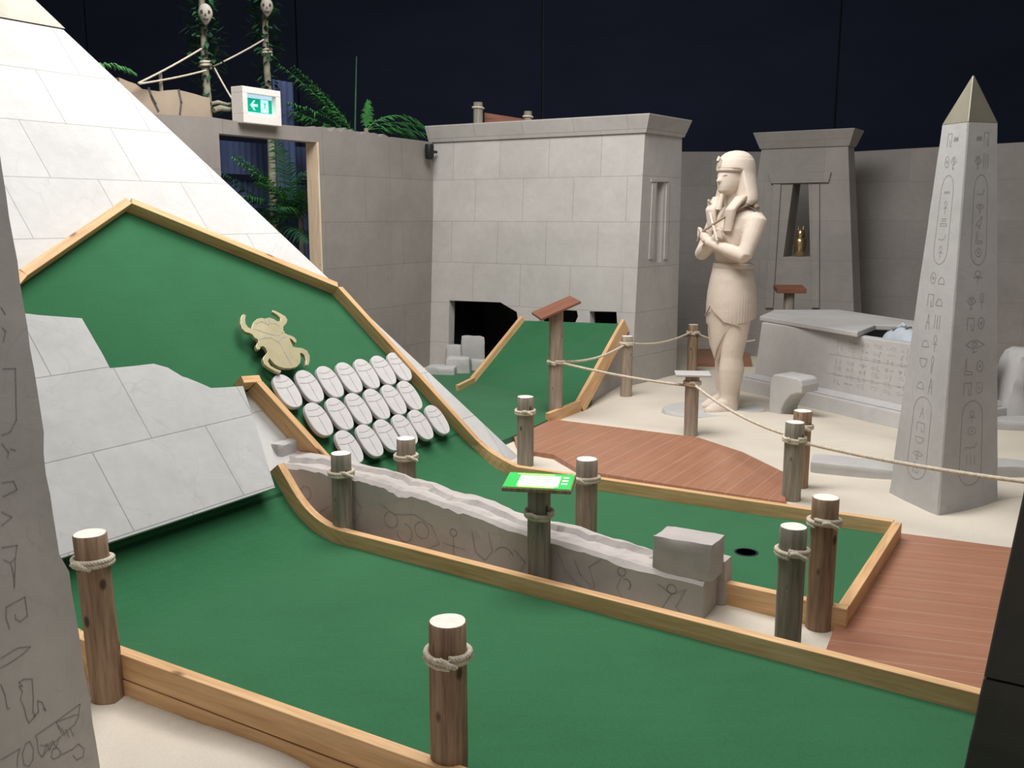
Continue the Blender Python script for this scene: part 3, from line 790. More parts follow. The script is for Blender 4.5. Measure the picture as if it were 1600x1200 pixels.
# rubble in the hole
rnd = random.Random(5)
for i, (px, py, sz) in enumerate([(690, 590, (.30, .2, .14)), (717, 588, (.24, .18, .21)), (749, 584, (.16, .14, .17)), (739, 577, (.24, .16, .37)), (712, 576, (.2, .14, .27))]):
    P = G(px, py, 0)
    rock(sz, M_T((P.x, P.y, -.02), radians(rnd.uniform(-40, 10))), 'rubble_stone', M_stone,
         ['low grey rubble stone nearest the pyramid edge', 'square rubble stone in front of the tower hole', 'small rubble stone beside the ramp rail', 'tallest rubble stone inside the tower hole', 'rubble stone leaning at the left jamb of the tower hole'][i],
         'rubble stone', 'rubble at the tower foot', i + 20, .012)

# ------------------------------------------------------------ small ramp lane before the tower
def ramp_lane():
    t = thing('golf_ramp_lane', W3(1.9, -1.0, 0), 'small green carpet ramp with pine side rails rising to the temple tower', 'mini golf lane')
    fl = [(590, 612), (640, 590), (690, 580), (762, 561), (880, 560), (925, 625), (905, 636), (858, 655), (800, 682), (745, 705)]
    q = [G(a, b, ZC) for a, b in fl]
    mb = MB(); mb.prism([p - Z_ * .045 for p in q], (0, 0, .045)); mb.build('carpet', M_carpet, t)
    # ramp wedge
    tl = PL(820, 501, TFL + V((0, -.0, 0)), TN); tr = PL(974, 506, TFL, TN)
    bl = G(742, 598, ZC); br = G(903, 634, ZC)
    ext = (tl - bl).normalized() * .02
    mb = MB()
    tl2 = tl + V((0, 0, -.0)); 
    vs = [bl, br, tr, tl2, V((bl.x, bl.y, 0)), V((br.x, br.y, 0)), V((tr.x, tr.y, 0)), V((tl.x, tl.y, 0))]
    fs = [(0, 1, 2, 3)]
    mb.add([v - TN * -0.0 for v in vs], fs, 0); mb.add(vs, [(1, 5, 6, 2), (0, 3, 7, 4), (4, 7, 6, 5), (3, 2, 6, 7), (0, 4, 5, 1)], 1)
    mb.build('ramp_wedge', [M_carpet, M_stone], t, None, label='carpeted wedge with grey sides')
    n = (br - bl).cross(tl - bl).normalized()
    if n.z < 0: n = -n
    sd = (br - bl).normalized()
    board(t, [bl, tl], n, -sd, .04, .055, .04, name='side_rail'); board(t, [br, tr], n, sd, .04, .055, .07, name='side_rail')
    e1 = G(716, 611, ZC); board(t, [bl, e1], Z_, -sd, .04, .05, .04, name='side_rail')
    e2 = G(852, 655, ZC); board(t, [br, e2], Z_, sd, .04, .05, .06, name='side_rail')
ramp_lane()

# ------------------------------------------------------------ side wall with opening (left rear)
def side_wall():
    WP = V((-.9, 10.1, 0)); n = O_
    x = D_; M = frame(WP, D_, -O_, Z_); inv = M.inverted()
    def q(px, py): p = inv @ PL(px, py, WP, n); return (p.x, p.z)
    top_pts = [(-6.2, 2.30)] + [q(*p) for p in ((240, 178), (330, 183), (368, 189), (440, 195), (476, 198))]
    rnd = random.Random(3); x0, z0 = q(480, 197); x1, z1 = q(612, 214)
    for k in range(1, 26):
        f = k / 26; top_pts.append((x0 + (x1 - x0) * f, z0 + (z1 - z0) * f + rnd.uniform(-.02, .03)))
    top_pts += [q(612, 214), q(660, 220), (0.14, q(663, 221)[1])]
    a = q(342, 207); b = q(497, 224); oz = (a[1] + b[1]) / 2; xa = a[0]; xb = b[0]
    poly_top = [p for p in top_pts]
    mb = MB(); th = .12
    # three prisms: left of opening, lintel, right of opening
    def zt(x):
        for (xa_, za_), (xb_, zb_) in zip(top_pts, top_pts[1:]):
            if xa_ <= x <= xb_: return za_ + (zb_ - za_) * (x - xa_) / (xb_ - xa_)
        return top_pts[-1][1]
    left = [(-6.2, -.05), (xa, -.05), (xa, zt(xa))] + [p for p in reversed(top_pts) if p[0] < xa]
    lint = [(xa, oz), (xb, oz), (xb, zt(xb))] + [p for p in reversed(top_pts) if xa < p[0] < xb] + [(xa, zt(xa))]
    right = [(xb, -.05), (.14, -.05)] + [p for p in reversed(top_pts) if p[0] > xb] + [(xb, zt(xb))]
    for poly in (left, lint, right): mb.prism([(p[0], 0, p[1]) for p in poly], (0, th, 0))
    # corner strip
    xs = q(608, 400)[0]
    mb.box((xs - .012, -.012, 0), (xs + .012, .0, 2.28))
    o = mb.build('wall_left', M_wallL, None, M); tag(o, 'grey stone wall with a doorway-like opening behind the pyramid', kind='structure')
    # pine jamb
    j = MB(); j.box((xb - .02, -.008, 0), (xb + .0, th + .01, oz))
    jo = j.build('trim_1', wood('pale_pine', (.60, .44, .30), (.78, .62, .46), 'z', 2), None, M, .002); tag(jo, 'pale pine jamb on the right of the wall opening', kind='structure')
    return M, inv, q, zt
WM, WI, wq, wzt = side_wall()
def wall_pt(px, py, back=0.0):
    return PL(px, py, V((-.9, 10.1, 0)) - O_ * back, O_)

# exit sign standing on the wall
def exit_sign():
    back = .05
    bl = wall_pt(381, 187, back - .12); br = wall_pt(440, 190, back - .12); tl = wall_pt(381, 134, back - .12)
    w = (br - bl).length; h = tl.z - bl.z; zb = wzt((WI @ bl).x) - .012
    M = frame(V((bl.x, bl.y, bl.z)), D_, -O_, Z_); inv = M.inverted()
    t = tag(link('exit_sign', None, None, M_T((bl.x, bl.y, bl.z), RZ_D)), 'white lit box sign with green arrow and running figure standing on the wall', 'exit sign')
    bf = .05; dep = .13
    mb = MB()
    mb.box((0, 0, -.02), (w, dep, bf)); mb.box((0, 0, h - bf), (w, dep, h)); mb.box((0, 0, bf), (bf, dep, h - bf)); mb.box((w - bf, 0, bf), (w, dep, h - bf)); mb.box((bf, .08, bf), (w - bf, dep, h - bf))
    mb.build('housing', plain('sign_housing', (.80, .76, .72), .5, .04), t, M, .003)
    def em(name, c, s):
        m, nt, b = nodes(name, .4); b.inputs['Base Color'].default_value = (c[0] * .5, c[1] * .5, c[2] * .5, 1); b.inputs['Emission Color'].default_value = (*c, 1); b.inputs['Emission Strength'].default_value = s; return m
    mg = em('sign_green', (.0, .30, .18), 1.0); mw = em('sign_white', (.45, .95, .82), 1.1); mb_ = em('sign_edge_glow', (.55, .78, .95), .8)
    p = MB(); x0, x1, z0, z1 = bf, w - bf, bf, h - bf; y = .05
    p.box((x0, y, z0), (x1, .08, z1), 2)
    gx0, gx1, gz0, gz1 = x0 + .03, x1 - .008, z0 + .025, z1 - .03; W_ = gx1 - gx0; H_ = gz1 - gz0
    p.box((gx0, y - .004, gz0), (gx1, y, gz1), 0)
    # arrow pointing left
    ax, az, k = gx0 + W_ * .28, (gz0 + gz1) / 2, H_ * .36
    for poly in ([(-1, 0), (0.0, 1), (.42, 1), (-.2, .25), (1.1, .25), (1.1, -.25), (-.2, -.25), (.42, -1), (0, -1)],):
        p.prism([(ax + a * k, y - .0045, az + b * k) for a, b in poly], (0, -.001, 0), 1)
    # white door with running figure
    dx0, dx1 = gx0 + W_ * .55, gx0 + W_ * .85
    p.box((dx0, y - .0055, gz0 + .004), (dx1, y - .004, gz1 - .004), 1)
    cx = (dx0 + dx1) / 2; u = H_ * .8
    def pr(poly): p.prism([(cx + a * u, y - .006, az + b * u) for a, b in poly], (0, -.001, 0), 0)
    pr([(.045 * cos(i * pi / 5), .38 + .045 * sin(i * pi / 5)) for i in range(10)])
    pr([(-.05, .3), (.07, .3), (.09, .05), (-.0, .02), (-.02, .12)]); pr([(-.05, .3), (-.16, .16), (-.2, .2), (-.08, .33)]); pr([(.07, .28), (.17, .18), (.14, .13), (.05, .2)])
    pr([(.0, .05), (-.08, -.12), (-.17, -.3), (-.12, -.33), (-.02, -.14), (.06, .0)]); pr([(.05, .05), (.12, -.1), (.2, -.3), (.15, -.33), (.06, -.12), (.0, .0)])
    p.build('lit_panel', [mg, mw, mb_], t, M)
exit_sign()

# ------------------------------------------------------------ things behind / on the side wall
def behind():
    # tan broken render panel
    bk = .30; base = wall_pt(256, 178, bk); M = frame(V((base.x, base.y, 0)), D_, -O_, Z_); inv = M.inverted()
    def q(px, py): p = inv @ wall_pt(px, py, bk); return (p.x, p.z)
    top = [(186, 121), (200, 127), (212, 131), (222, 139), (236, 141), (250, 143), (262, 141), (276, 140), (290, 143), (305, 147), (318, 151), (328, 153)]
    t = thing('broken_wall_panel', (base.x, base.y, 0), 'tan broken-topped wall panel with dark cracks behind the pyramid slope', 'wall panel')
    poly = [q(*p) for p in top]; poly = poly + [(poly[-1][0], 1.6), (poly[0][0], 1.6)]
    mb = MB(); mb.prism([(a, 0, b) for a, b in poly], (0, .1, 0))
    for l in ([(232, 138), (238, 155), (247, 173)], [(279, 141), (283, 160), (281, 178)], [(236, 150), (243, 162)]):
        mb.ribbon([(q(*p)[0], 0, q(*p)[1]) for p in l], .02, (0, -1, 0), .003, 1)
    # runs down to ground with a rear leg
    mb.prism([(poly[0][0], 0, -.02), (poly[0][0] + .1, 0, -.02), (poly[0][0] + .1, 0, 1.6), (poly[0][0], 0, 1.6)], (0, .1, 0)); mb.prism([(poly[-3][0] - .1, 0, -.02), (poly[-3][0], 0, -.02), (poly[-3][0], 0, 1.6), (poly[-3][0] - .1, 0, 1.6)], (0, .1, 0))
    mb.build('panel', [M_tan, M_darkst], t, M)
    # blue corrugated sheets
    def corr(px0, px1, ztop, bk, label, zb=0):
        a = wall_pt(px0, 200, bk); b = wall_pt(px1, 200, bk); M = frame(V((a.x, a.y, 0)), D_, -O_, Z_); w = (b - a).dot(D_)
        mb = MB(); n = max(6, int(w / .02)); fr = [(w * i / n, .012 * (1 if (i // 2) % 2 else -1), 0) for i in range(n + 1)]
        rings = [[V((x, y, z)) for x, y, _ in fr] + [V((x, y + .01, z)) for x, y, _ in reversed(fr)] for z in (zb, ztop)]
        mb.loft(rings); mb.sm = [False] * len(mb.f)
        tag(mb.build('corrugated_sheet', M_blue, None, M), label, 'metal sheet')
    corr(428, 461, wall_pt(445, 127, .9).z, .9, 'dark blue corrugated sheet rising behind the lit green sign')
    corr(330, 500, 2.32, 1.5, 'paler blue corrugated strip high in the wall opening', 2.0)
    corr(300, 520, 1.95, 1.6, 'dark blue corrugated sheet seen through the wall opening')
    # speaker
    P = PL(671, 237, TFL - V((0, .1, 0)), V((0, -1, 0))); 
    t = thing('wall_speaker', (P.x, P.y, P.z - .06), 'small black loudspeaker where the side wall meets the temple tower', 'speaker')
    M = M_T((P.x, P.y, P.z), -.4)
    mb = MB(); mb.stack([(-.075, 0, 0, .032, .04), (-.06, 0, 0, .043, .05), (.06, 0, 0, .045, .05), (.075, 0, 0, .04, .045)], 20)
    mb.build('speaker_case', M_black, t, M)
    MB().box((-.02, .0, -.01), (.02, .14, .015), 0).build('bracket', M_black, t, M)
    # posts and board on top of the tower
    for px, py, r, lab in ((747, 160, .05, 'short grey post standing on the tower roof, left one'), (825, 174, .042, 'short grey post standing on the tower roof, right one')):
        P = VY(px, py, 10.25); z0 = 2.50
        t = thing('timber_post', (P.x, P.y, z0), lab, 'post', 'posts on the tower roof'); mb = MB(); hh = P.z - z0
        mb.stack([(0, 0, 0, r, r), (hh * .6, 0, 0, r, r), (hh, 0, 0, r * .96, r)], 18); mb.build('post', M_postg, t, M_T((P.x, P.y, z0)))
        rr = MB(); rr.rope([((r + .006) * cos(a), (r + .006) * sin(a), hh - .06 + .01 * sin(a / 2)) for a in [i * pi / 8 for i in range(17)]], .01, .03); rr.build('rope_binding', M_rope, t, M_T((P.x, P.y, z0)))
    a = VY(757, 176, 10.4); b = VY(820, 186, 10.4); mb = MB(); M = M_T((a.x, a.y, 2.49))
    mb.prism([(0, 0, 0), (b.x - a.x, 0, 0), (b.x - a.x, 0, b.z - 2.49), (0, 0, a.z - 2.49)], (0, .05, 0)); tag(mb.build('timber_board', M_redwood, None, M), 'dark brown board between the two posts on the tower roof', 'board')
behind()

# ------------------------------------------------------------ palms
def frond(mb, base, d, L, droop, w=.16, n=30, curl=0):
    rnd = random.Random(int(L * 1000 + d[0] * 77))
    d = V(d).normalized(); side = d.cross(Z_).normalized() if abs(d.z) < .95 else V((1, 0, 0))
    pts = []; p = V(base); dd = d.copy()
    for i in range(n + 1):
        pts.append(p.copy()); p = p + dd * (L / n); dd = (dd + V((0, 0, -droop / n)) + side * curl / n).normalized()
    mb.tube(pts, [.006 * (1 - .8 * i / n) for i in range(n + 1)], 4)
    for i in range(4, n + 1):
        t = (pts[i] - pts[i - 1]).normalized(); sd = t.cross(Z_).normalized(); upv = sd.cross(t)
        ll = w * (sin(pi * (i / n) ** .8 * .92 + .15) * .8 + .2) * rnd.uniform(.8, 1.15)
        for sg in (-1, 1):
            tip = pts[i] + (sd * sg * .9 + t * rnd.uniform(.35, .7) - Z_ * rnd.uniform(.15, .6)) * ll; mid = pts[i].lerp(tip, .5) + Z_ * .02; q = t * .007
            mb.add([pts[i] - q, pts[i] + q, mid + q, tip, mid - q], [(0, 1, 2, 4), (4, 2, 3)], 0)
def palm(base, fronds, label, mat, trunk_h, tr=.03):
    t = thing('palm_plant', (base.x, base.y, 0), label, 'palm plant')
    M = M_T((base.x, base.y, 0))
    mb = MB(); mb.tube([(0, 0, 0), (.01, 0, trunk_h * .5), (0, 0, trunk_h)], [tr, tr * .9, tr * .8], 8); mb.build('trunk', M_pole, t, M)
    for (d, L, dr, w) in fronds:
        mb = MB(); frond(mb, (0, 0, trunk_h - .02), d, L, dr, w); mb.build('frond', mat, t, M, recalc=False)
def back_pt(px, py, back): return wall_pt(px, py, back)
B1 = back_pt(560, 205, .55)
palm(B1, [((-.8, -.25, 1.1), 1.05, .45, .27), ((-.7, -.5, 1.3), .95, .6, .25), ((-.9, -.4, .6), .9, .4, .25), ((-.5, .1, 1.0), .75, .8, .2), ((-1, -.2, .75), 1.0, .8, .27), ((-.9, .1, .3), .75, .3, .2), ((-.8, -.7, .9), .85, .7, .24)], 'green palm with fronds sweeping left above the stone wall', M_fern, B1.z - .1)
B2 = back_pt(572, 205, .5)
palm(B2, [((.7, .5, .85), .75, 1.6, .17), ((.8, .7, .5), .95, 1.0, .2), ((.6, .9, .25), .8, .6, .2), ((.1, -.1, 1), .28, .4, .1), ((.75, .6, .2), .8, .5, .2)], 'low palm with drooping fronds above the wall beside the tower', M_fern, B2.z + .03)
B3 = back_pt(470, 345, .55)
palm(B3, [((-.5, -.6, .9), .85, .5, .2), ((-.8, -.7, .7), .75, .7, .18), ((-.15, -.35, 1), .8, .5, .2), ((-.9, -.6, .2), .6, .6, .18), ((.2, -.6, .6), .5, .6, .15), ((-.35, -.8, .8), .7, .7, .18), ((-.7, -.2, 1), .8, .6, .18), ((-.1, -.9, .5), .55, .8, .16)], 'bright green palm seen through the wall opening', M_fern, B3.z + .05)
B4 = back_pt(430, 350, .7)
palm(B4, [((-.8, -.7, .9), .8, 1.3, .24), ((-.3, -.9, .7), .7, 1.2, .24), ((.2, -.9, .9), .6, 1.2, .24), ((-.5, -.3, 1.1), .7, 1.0, .24), ((.3, .3, 1.2), .6, 1.0, .24), ((.7, .1, .6), .7, 1.2, .2), ((.4, .8, .9), .7, 1.0, .2), ((-.9, .1, .5), .6, 1.2, .2), ((.5, -.5, .1), .6, .8, .2), ((.8, .9, .1), .6, .9, .2)], 'dark leafy palm low in the wall opening', M_fernd, B4.z)
B5 = back_pt(140, 100, .4)
palm(B5, [((.6, .7, .35), .36, .9, .06)], 'small palm tip peeping over the pyramid edge', M_fern, B5.z)
P = back_pt(553, 205, .3); Q = back_pt(557, 88, .3)
mb = MB(); M = M_T((P.x, P.y, 0)); mb.tube([(0, 0, 0), (.01, 0, P.z), (Q.x - P.x, Q.y - P.y, Q.z)], [.012, .011, .006], 6)
tag(mb.build('bamboo_cane', M_fernd, None, M), 'thin upright green cane above the stone wall', 'cane')

# ------------------------------------------------------------ skull poles
def skull_mesh(mb, c, k, f):
    f = V(f).normalized(); r = f.cross(Z_).normalized()
    n = 20; rings = []
    for i in range(13):
        a = pi * i / 12; z = cos(a); w = sin(a)
        kk = 1.0 if z > -.2 else 1 - (-.2 - z) * .55
        rings.append([V(c) + r * (w * .62 * kk * cos(q)) * k + f * ((w * .72 * kk * sin(q)) * k) + Z_ * (z * k * (.8 if z > 0 else 1.0)) for q in [2 * pi * j / n for j in range(n)]])
    mb.loft(rings, 0, None, False)
    for sg in (-1, 1): mb.loft([[V(c) + f * k * (.66 if j2 else .50) + r * (sg * .26 * k + (.15 if j2 else .17) * k * cos(q)) + Z_ * (.0 + (.15 if j2 else .17) * sin(q)) * k for q in [2 * pi * j / 10 for j in range(10)]] for j2 in (0, 1)], 1)
    mb.prism([V(c) + f * k * .6 + r * a * k + Z_ * b * k for a, b in ((-.08, -.3), (.08, -.3), (0, -.12))], f * k * .12, 1)
    mb.prism([V(c) + f * k * .45 + r * a * k + Z_ * b * k for a, b in ((-.25, -.62), (.25, -.62), (.25, -.56), (-.25, -.56))], f * k * .14, 1)
def skull_pole(px, ytop, y_sk, back, label, seed):
    B = back_pt(px, 180, back); T = back_pt(px - 2, ytop, back); K = back_pt(px - 4, y_sk, back)
    t = thing('skull_pole', (B.x, B.y, 0), label, 'skull pole', None); M = M_T((B.x, B.y, 0)); rnd = random.Random(seed)
    mb = MB(); hh = T.z; pts = [(rnd.uniform(-.008, .008), rnd.uniform(-.008, .008), hh * k / 12) for k in range(13)]
    mb.tube(pts, [.038] * 9 + [.034, .03, .028, .025], 9); mb.tube([(.05, 0, 0), (.045, .0, hh * .62), (.03, 0, hh * .7)], .02, 7)
    mb.build('pole', M_pole, t, M)
    k = MB(); f = (CAMP - K); f.z = 0; skull_mesh(k, V((K.x - B.x, K.y - B.y, K.z)) + f.normalized() * .12, .095, f); k.build('skull', [M_bone, M_black], t, M)
    lf = MB()
    for i in range(420):
        a = rnd.uniform(0, 2 * pi); zz = rnd.uniform(hh * .82, hh * 1.02) if i < 330 else rnd.uniform(hh * .70, hh * .85); rr = rnd.uniform(.02, .13 if i < 330 else .08)
        c = V((rr * cos(a) - .02, rr * sin(a) + .05, zz)); d = V((cos(a + rnd.uniform(-1, 1)), sin(a), rnd.uniform(-1, .6))).normalized() * rnd.uniform(.06, .13); s_ = d.cross(Z_).normalized() * .022
        lf.add([c, c + d * .5 + s_, c + d, c + d * .5 - s_], [(0, 1, 2, 3)])
    lf.build('ivy_foliage', M_fernd, t, M, recalc=False)
    r = MB(); zz = K.z - .42; r.rope([((.045) * cos(a), (.045) * sin(a), zz + .004 * a) for a in [i * pi / 6 for i in range(30)]], .012, .03); r.build('rope_lashing', M_rope, t, M)
    return B, K
s1 = skull_pole(325, -14, 25, .55, 'pale pole wrapped in ivy with a skull, left one above the wall', 1)
s2 = skull_pole(421, -30, 14, .95, 'pale pole wrapped in ivy with a skull, right one above the lit sign', 2)
def cord(a, b, label, sag=.008):
    A = back_pt(*a); B = back_pt(*b); barrier(A, B, A.z, B.z, sag, label, .008)
cord((315, 76, .5), (216, 130, .2), 'thin cord from the left skull pole down to the tan panel')
cord((412, 62, .9), (333, 104, .55), 'thin cord slanting between the two skull poles')
cord((322, 110, .5), (218, 131, .2), 'thin cord running low from the left skull pole past the short stub')
cord((335, 106, .5), (366, 160, .3), 'thin cord dropping from the left skull pole to the lit sign')
P = back_pt(252, 142, .34); P2 = back_pt(252, 113, .34); mb = MB(); M = M_T((P.x, P.y, P.z - .02)); mb.stack([(0, 0, 0, .016, .016), (P2.z - P.z + .02, 0, 0, .014, .014)], 10)
tag(mb.build('timber_stub', M_pole, None, M), 'short grey stub standing on the tan broken panel', 'post')
for i, (a, b, r) in enumerate((((334, 172), (368, 168), .022), ((330, 162), (366, 161), .014))):
    A = back_pt(a[0], a[1], .1); B = back_pt(b[0], b[1], .1); mb = MB(); M = M_T((A.x, A.y, A.z)); d = B - A
    mb.tube([V((0, 0, 0)), d * .3 + Z_ * .01, d * .7 - Z_ * .01, d], [r, r * 1.1, r * .9, r * .8], 7)
    tag(mb.build('driftwood_branch', M_pole, None, M), ('lower' if i == 0 else 'upper') + ' grey branch lying on the wall top left of the lit sign', 'branch', 'branches on the wall top')

# ------------------------------------------------------------ right rear walls and niche tower
def rear_right():
    # wall behind statue
    mb = MB(); A = V((1.9, 12.6, 0)); M = M_T(A); H = VY(1100, 237, 12.6).z
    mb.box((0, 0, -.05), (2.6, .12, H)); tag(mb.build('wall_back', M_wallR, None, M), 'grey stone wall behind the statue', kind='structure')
    # right wall
    ya, yb = 11.4, 10.1
    a = VY(1334, 237, ya); b = VY(1620, 221, yb); zz = (a.z + b.z) / 2
    d = (b - a); d.z = 0; d.normalize(); M = M_T((a.x, a.y, 0), atan2(d.y, d.x)); L = (V((b.x, b.y, 0)) - V((a.x, a.y, 0))).length
    mb = MB(); mb.prism([(-.5, 0, -.05), (L + 1.2, 0, -.05), (L + 1.2, 0, b.z), (L, 0, b.z), (0, 0, a.z), (-.5, 0, a.z)], (0, .12, 0))
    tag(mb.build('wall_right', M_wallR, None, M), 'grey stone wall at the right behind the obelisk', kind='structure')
    # niche tower
    FL = VY(1190, 400, 10.95); FL.z = 0; FR = VY(1326, 400, 10.42); FR.z = 0
    x = (FR - FL).normalized(); rz = atan2(x.y, x.x); M = M_T(FL, rz); inv = M.inverted(); L = (FR - FL).length; nrm = M.to_3x3() @ V((0, -1, 0))
    def q(px, py, y=0): 
        p = inv @ PL(px, py, FL + (M.to_3x3() @ V((0, y, 0))), nrm); return p
    zt = q(1325, 228).z
    t = thing('niche_tower', FL, 'smaller temple tower with flared cornice and a tapering niche holding a brass jar', 'temple tower', rz=rz)
    dp = .25
    br = q(1338, 500).x; bl = q(1176, 500).x
    zb = q(1338, 500).z; kx = (br - q(1325, 230).x) / (zt - zb)
    xr_t = q(1325, 230).x; xl_t = q(1190, 232).x; xr_b = xr_t + kx * zt; xl_b = xl_t - kx * zt
    bt = [V((xl_b, -.1, -.05)), V((xr_b, -.1, -.05)), V((xr_b, dp, -.05)), V((xl_b, dp, -.05))]
    tp = [V((xl_t, 0, zt)), V((xr_t, 0, zt)), V((xr_t, dp, zt)), V((xl_t, dp, zt))]
    body = MB().hexa(bt, tp).build('tower_body', M_wallR, t, M)
    nc = [q(*p) for p in ((1240, 287), (1264, 287), (1268, 401), (1226, 401))]
    c = MB().prism([(p.x, -.3, p.z) for p in nc], (0, .55, 0)).build('c', M_wallR, None, M)
    cut_mesh(body, [c])
    # door-like raised surround
    mb = MB(); 
    for quad in ([(1202, 271), (1300, 269), (1296, 285), (1206, 287)], [(1270, 288), (1282, 288), (1284, 480), (1272, 480)], [(1210, 288), (1222, 288), (1212, 480), (1200, 480)]):
        qq = [q(*p) for p in quad]; mb.prism([(p.x, -.03 - .1 * (1 - p.z / zt) , p.z) for p in qq], (0, .06, 0))
    mb.build('niche_surround', M_wallR, t, M, .004)
    ctr = (xl_t + xr_t) / 2
    gr = lambda k, z: [V((xl_t - k, -k, z)), V((xr_t + k, -k, z)), V((xr_t + k, dp + k, z)), V((xl_t - k, dp + k, z))]
    h = q(1330, 201).z - zt
    mb = MB(); mb.loft([gr(0, zt), gr(.015, zt + .002), gr(.075, zt + h * .95), gr(.075, zt + h)]); mb.sm = [False] * len(mb.f); mb.build('cornice', M_wallR, t, M)
    # brass jar
    b = q(1247, 401, .04); base = M @ V((b.x, .09, nc[2].z)); Mj = M_T(base)
    top = q(1247, 353, .09).z - nc[2].z; k = top / .34
    t = thing('canopic_jar', base, 'brass jar with an animal-eared lid standing in the wall niche', 'jar')
    mb = MB(); mb.stack([(0, 0, 0, .045 * k, .045 * k), (.01 * k, 0, 0, .052 * k, .052 * k), (.10 * k, 0, 0, .066 * k, .066 * k), (.17 * k, 0, 0, .07 * k, .07 * k), (.205 * k, 0, 0, .055 * k, .055 * k), (.215 * k, 0, 0, .04 * k, .04 * k)], 24); mb.build('jar_body', M_brass, t, Mj)
    mb = MB(); mb.stack([(.215 * k, 0, 0, .045 * k, .045 * k), (.23 * k, 0, 0, .05 * k, .05 * k), (.27 * k, 0, 0, .045 * k, .045 * k), (.30 * k, 0, 0, .03 * k, .03 * k), (.31 * k, 0, 0, .012 * k, .012 * k)], 20)
    for sg in (-1, 1): mb.tube([(sg * .025 * k, 0, .28 * k), (sg * .03 * k, 0, .34 * k)], [.014 * k, .004 * k], 8)
    mb.tube([(0, -.03 * k, .26 * k), (0, -.075 * k, .245 * k)], [.018 * k, .01 * k], 8)
    mb.build('lid', M_brass, t, Mj)
rear_right()

# ------------------------------------------------------------ hieroglyph lines
def seg_arc(cx, cy, r, a0, a1, n=8, ry=None): return [(cx + r * cos(a0 + (a1 - a0) * i / n), cy + (ry or r) * sin(a0 + (a1 - a0) * i / n)) for i in range(n + 1)]
GL = [
    [seg_arc(.5, .5, .32, 0, 2 * pi, 12), seg_arc(.5, .5, .08, 0, 2 * pi, 6)],
    [[(.05, .5), (.3, .72), (.6, .75), (.95, .5), (.6, .32), (.3, .34), (.05, .5)], seg_arc(.48, .54, .12, 0, 2 * pi, 8), [(.45, .33), (.4, .05), (.6, .15)]],
    [[(.1, .35), (.2, .6), (.3, .35), (.4, .6), (.5, .35), (.6, .6), (.7, .35), (.8, .6), (.9, .35)]],
    [[(.5, 0), (.5, .55)], [(.25, .45), (.75, .45)], seg_arc(.5, .75, .16, -pi / 2, 1.5 * pi, 10, .22)],
    [[(.35, 0), (.38, .5), (.3, .8), (.45, 1), (.6, .8), (.5, .5), (.48, 0)]],
    [[(.1, .3), (.25, .55), (.5, .65), (.6, .9), (.75, .95), (.82, .85), (.7, .8), (.68, .55), (.55, .3), (.3, .22), (.1, .3)], [(.42, .25), (.42, .02), (.55, .02)], [(.5, .27), (.52, .05)]],
    [[(.15, .1), (.15, .8), (.85, .8), (.85, .1), (.6, .1), (.6, .45)]],
    [seg_arc(.5, .2, .38, 0, pi, 10), [(.12, .2), (.88, .2)]],
    [[(.05, .3), (.25, .35), (.4, .25), (.6, .35), (.8, .3), (.85, .55), (.95, .6), (.9, .7)]],
    [[(.3, 1), (.3, .25), (.85, .2), (.88, .05), (.15, .05), (.18, .9)]],
    [[(.2, .0), (.25, .5), (.15, .7), (.3, .95), (.45, .8), (.4, .55), (.65, .45), (.7, .1), (.45, .1), (.4, .3)]],
    [seg_arc(.5, .75, .4, pi, 2 * pi, 10, .5), [(.1, .75), (.9, .75)]],
    [[(.1, .2), (.9, .2), (.9, .4), (.1, .4), (.1, .2)], [(.2, .6), (.8, .6)], [(.2, .75), (.8, .75)]],
    [[(.2, .1), (.2, .9)], [(.5, .1), (.5, .9)], [(.8, .1), (.8, .9)]],
    [[(.3, 0), (.5, .9), (.7, 0)], [(.38, .4), (.62, .4)]],
]
def glyph_col(mb, fn, cx, w, z0, z1, seed, lw=.003, nrm=(0, 0, 1), cart=True, slant=0, mi=1, double=True):
    """fn maps face coords (x,z) -> local 3D"""
    rnd = random.Random(seed); z = z1; i = 0
    while z > z0 + w * .5:
        if cart and i % 7 == 2 and z - 2.6 * w > z0:
            h = 2.5 * w; r = w * .42
            pts = [(cx + x, z - h / 2 + y) for x, y in [(r * cos(a), h * .5 - r + r * sin(a)) for a in [pi * k / 8 for k in range(9)]] + [(r * cos(a), -h * .5 + r + r * sin(a)) for a in [pi + pi * k / 8 for k in range(9)]]]
            pts.append(pts[0]); mb.ribbon([fn(*p) for p in pts], lw, nrm, .001, mi)
            zz = z - w * .25
            for k in range(5):
                for l in rnd.choice(GL): mb.ribbon([fn(cx + (x - .5) * w * .5, zz - w * .40 + y * w * .36) for x, y in l], lw * .8, nrm, .001, mi)
                zz -= w * .42
            z -= h + w * .15
        else:
            cols = 2 if (double and rnd.random() < .8) else 1
            for c in range(cols):
                g = rnd.choice(GL); ww = w * (.95 if cols == 1 else .45); hh = w * (.36 if cols == 1 and rnd.random() < .5 else .5)
                ox = cx - w * .47 + c * w * .5
                for l in g: mb.ribbon([fn(ox + x * ww, z - hh + y * hh) for x, y in l], lw, nrm, .001, mi)
            z -= w * .62
        i += 1

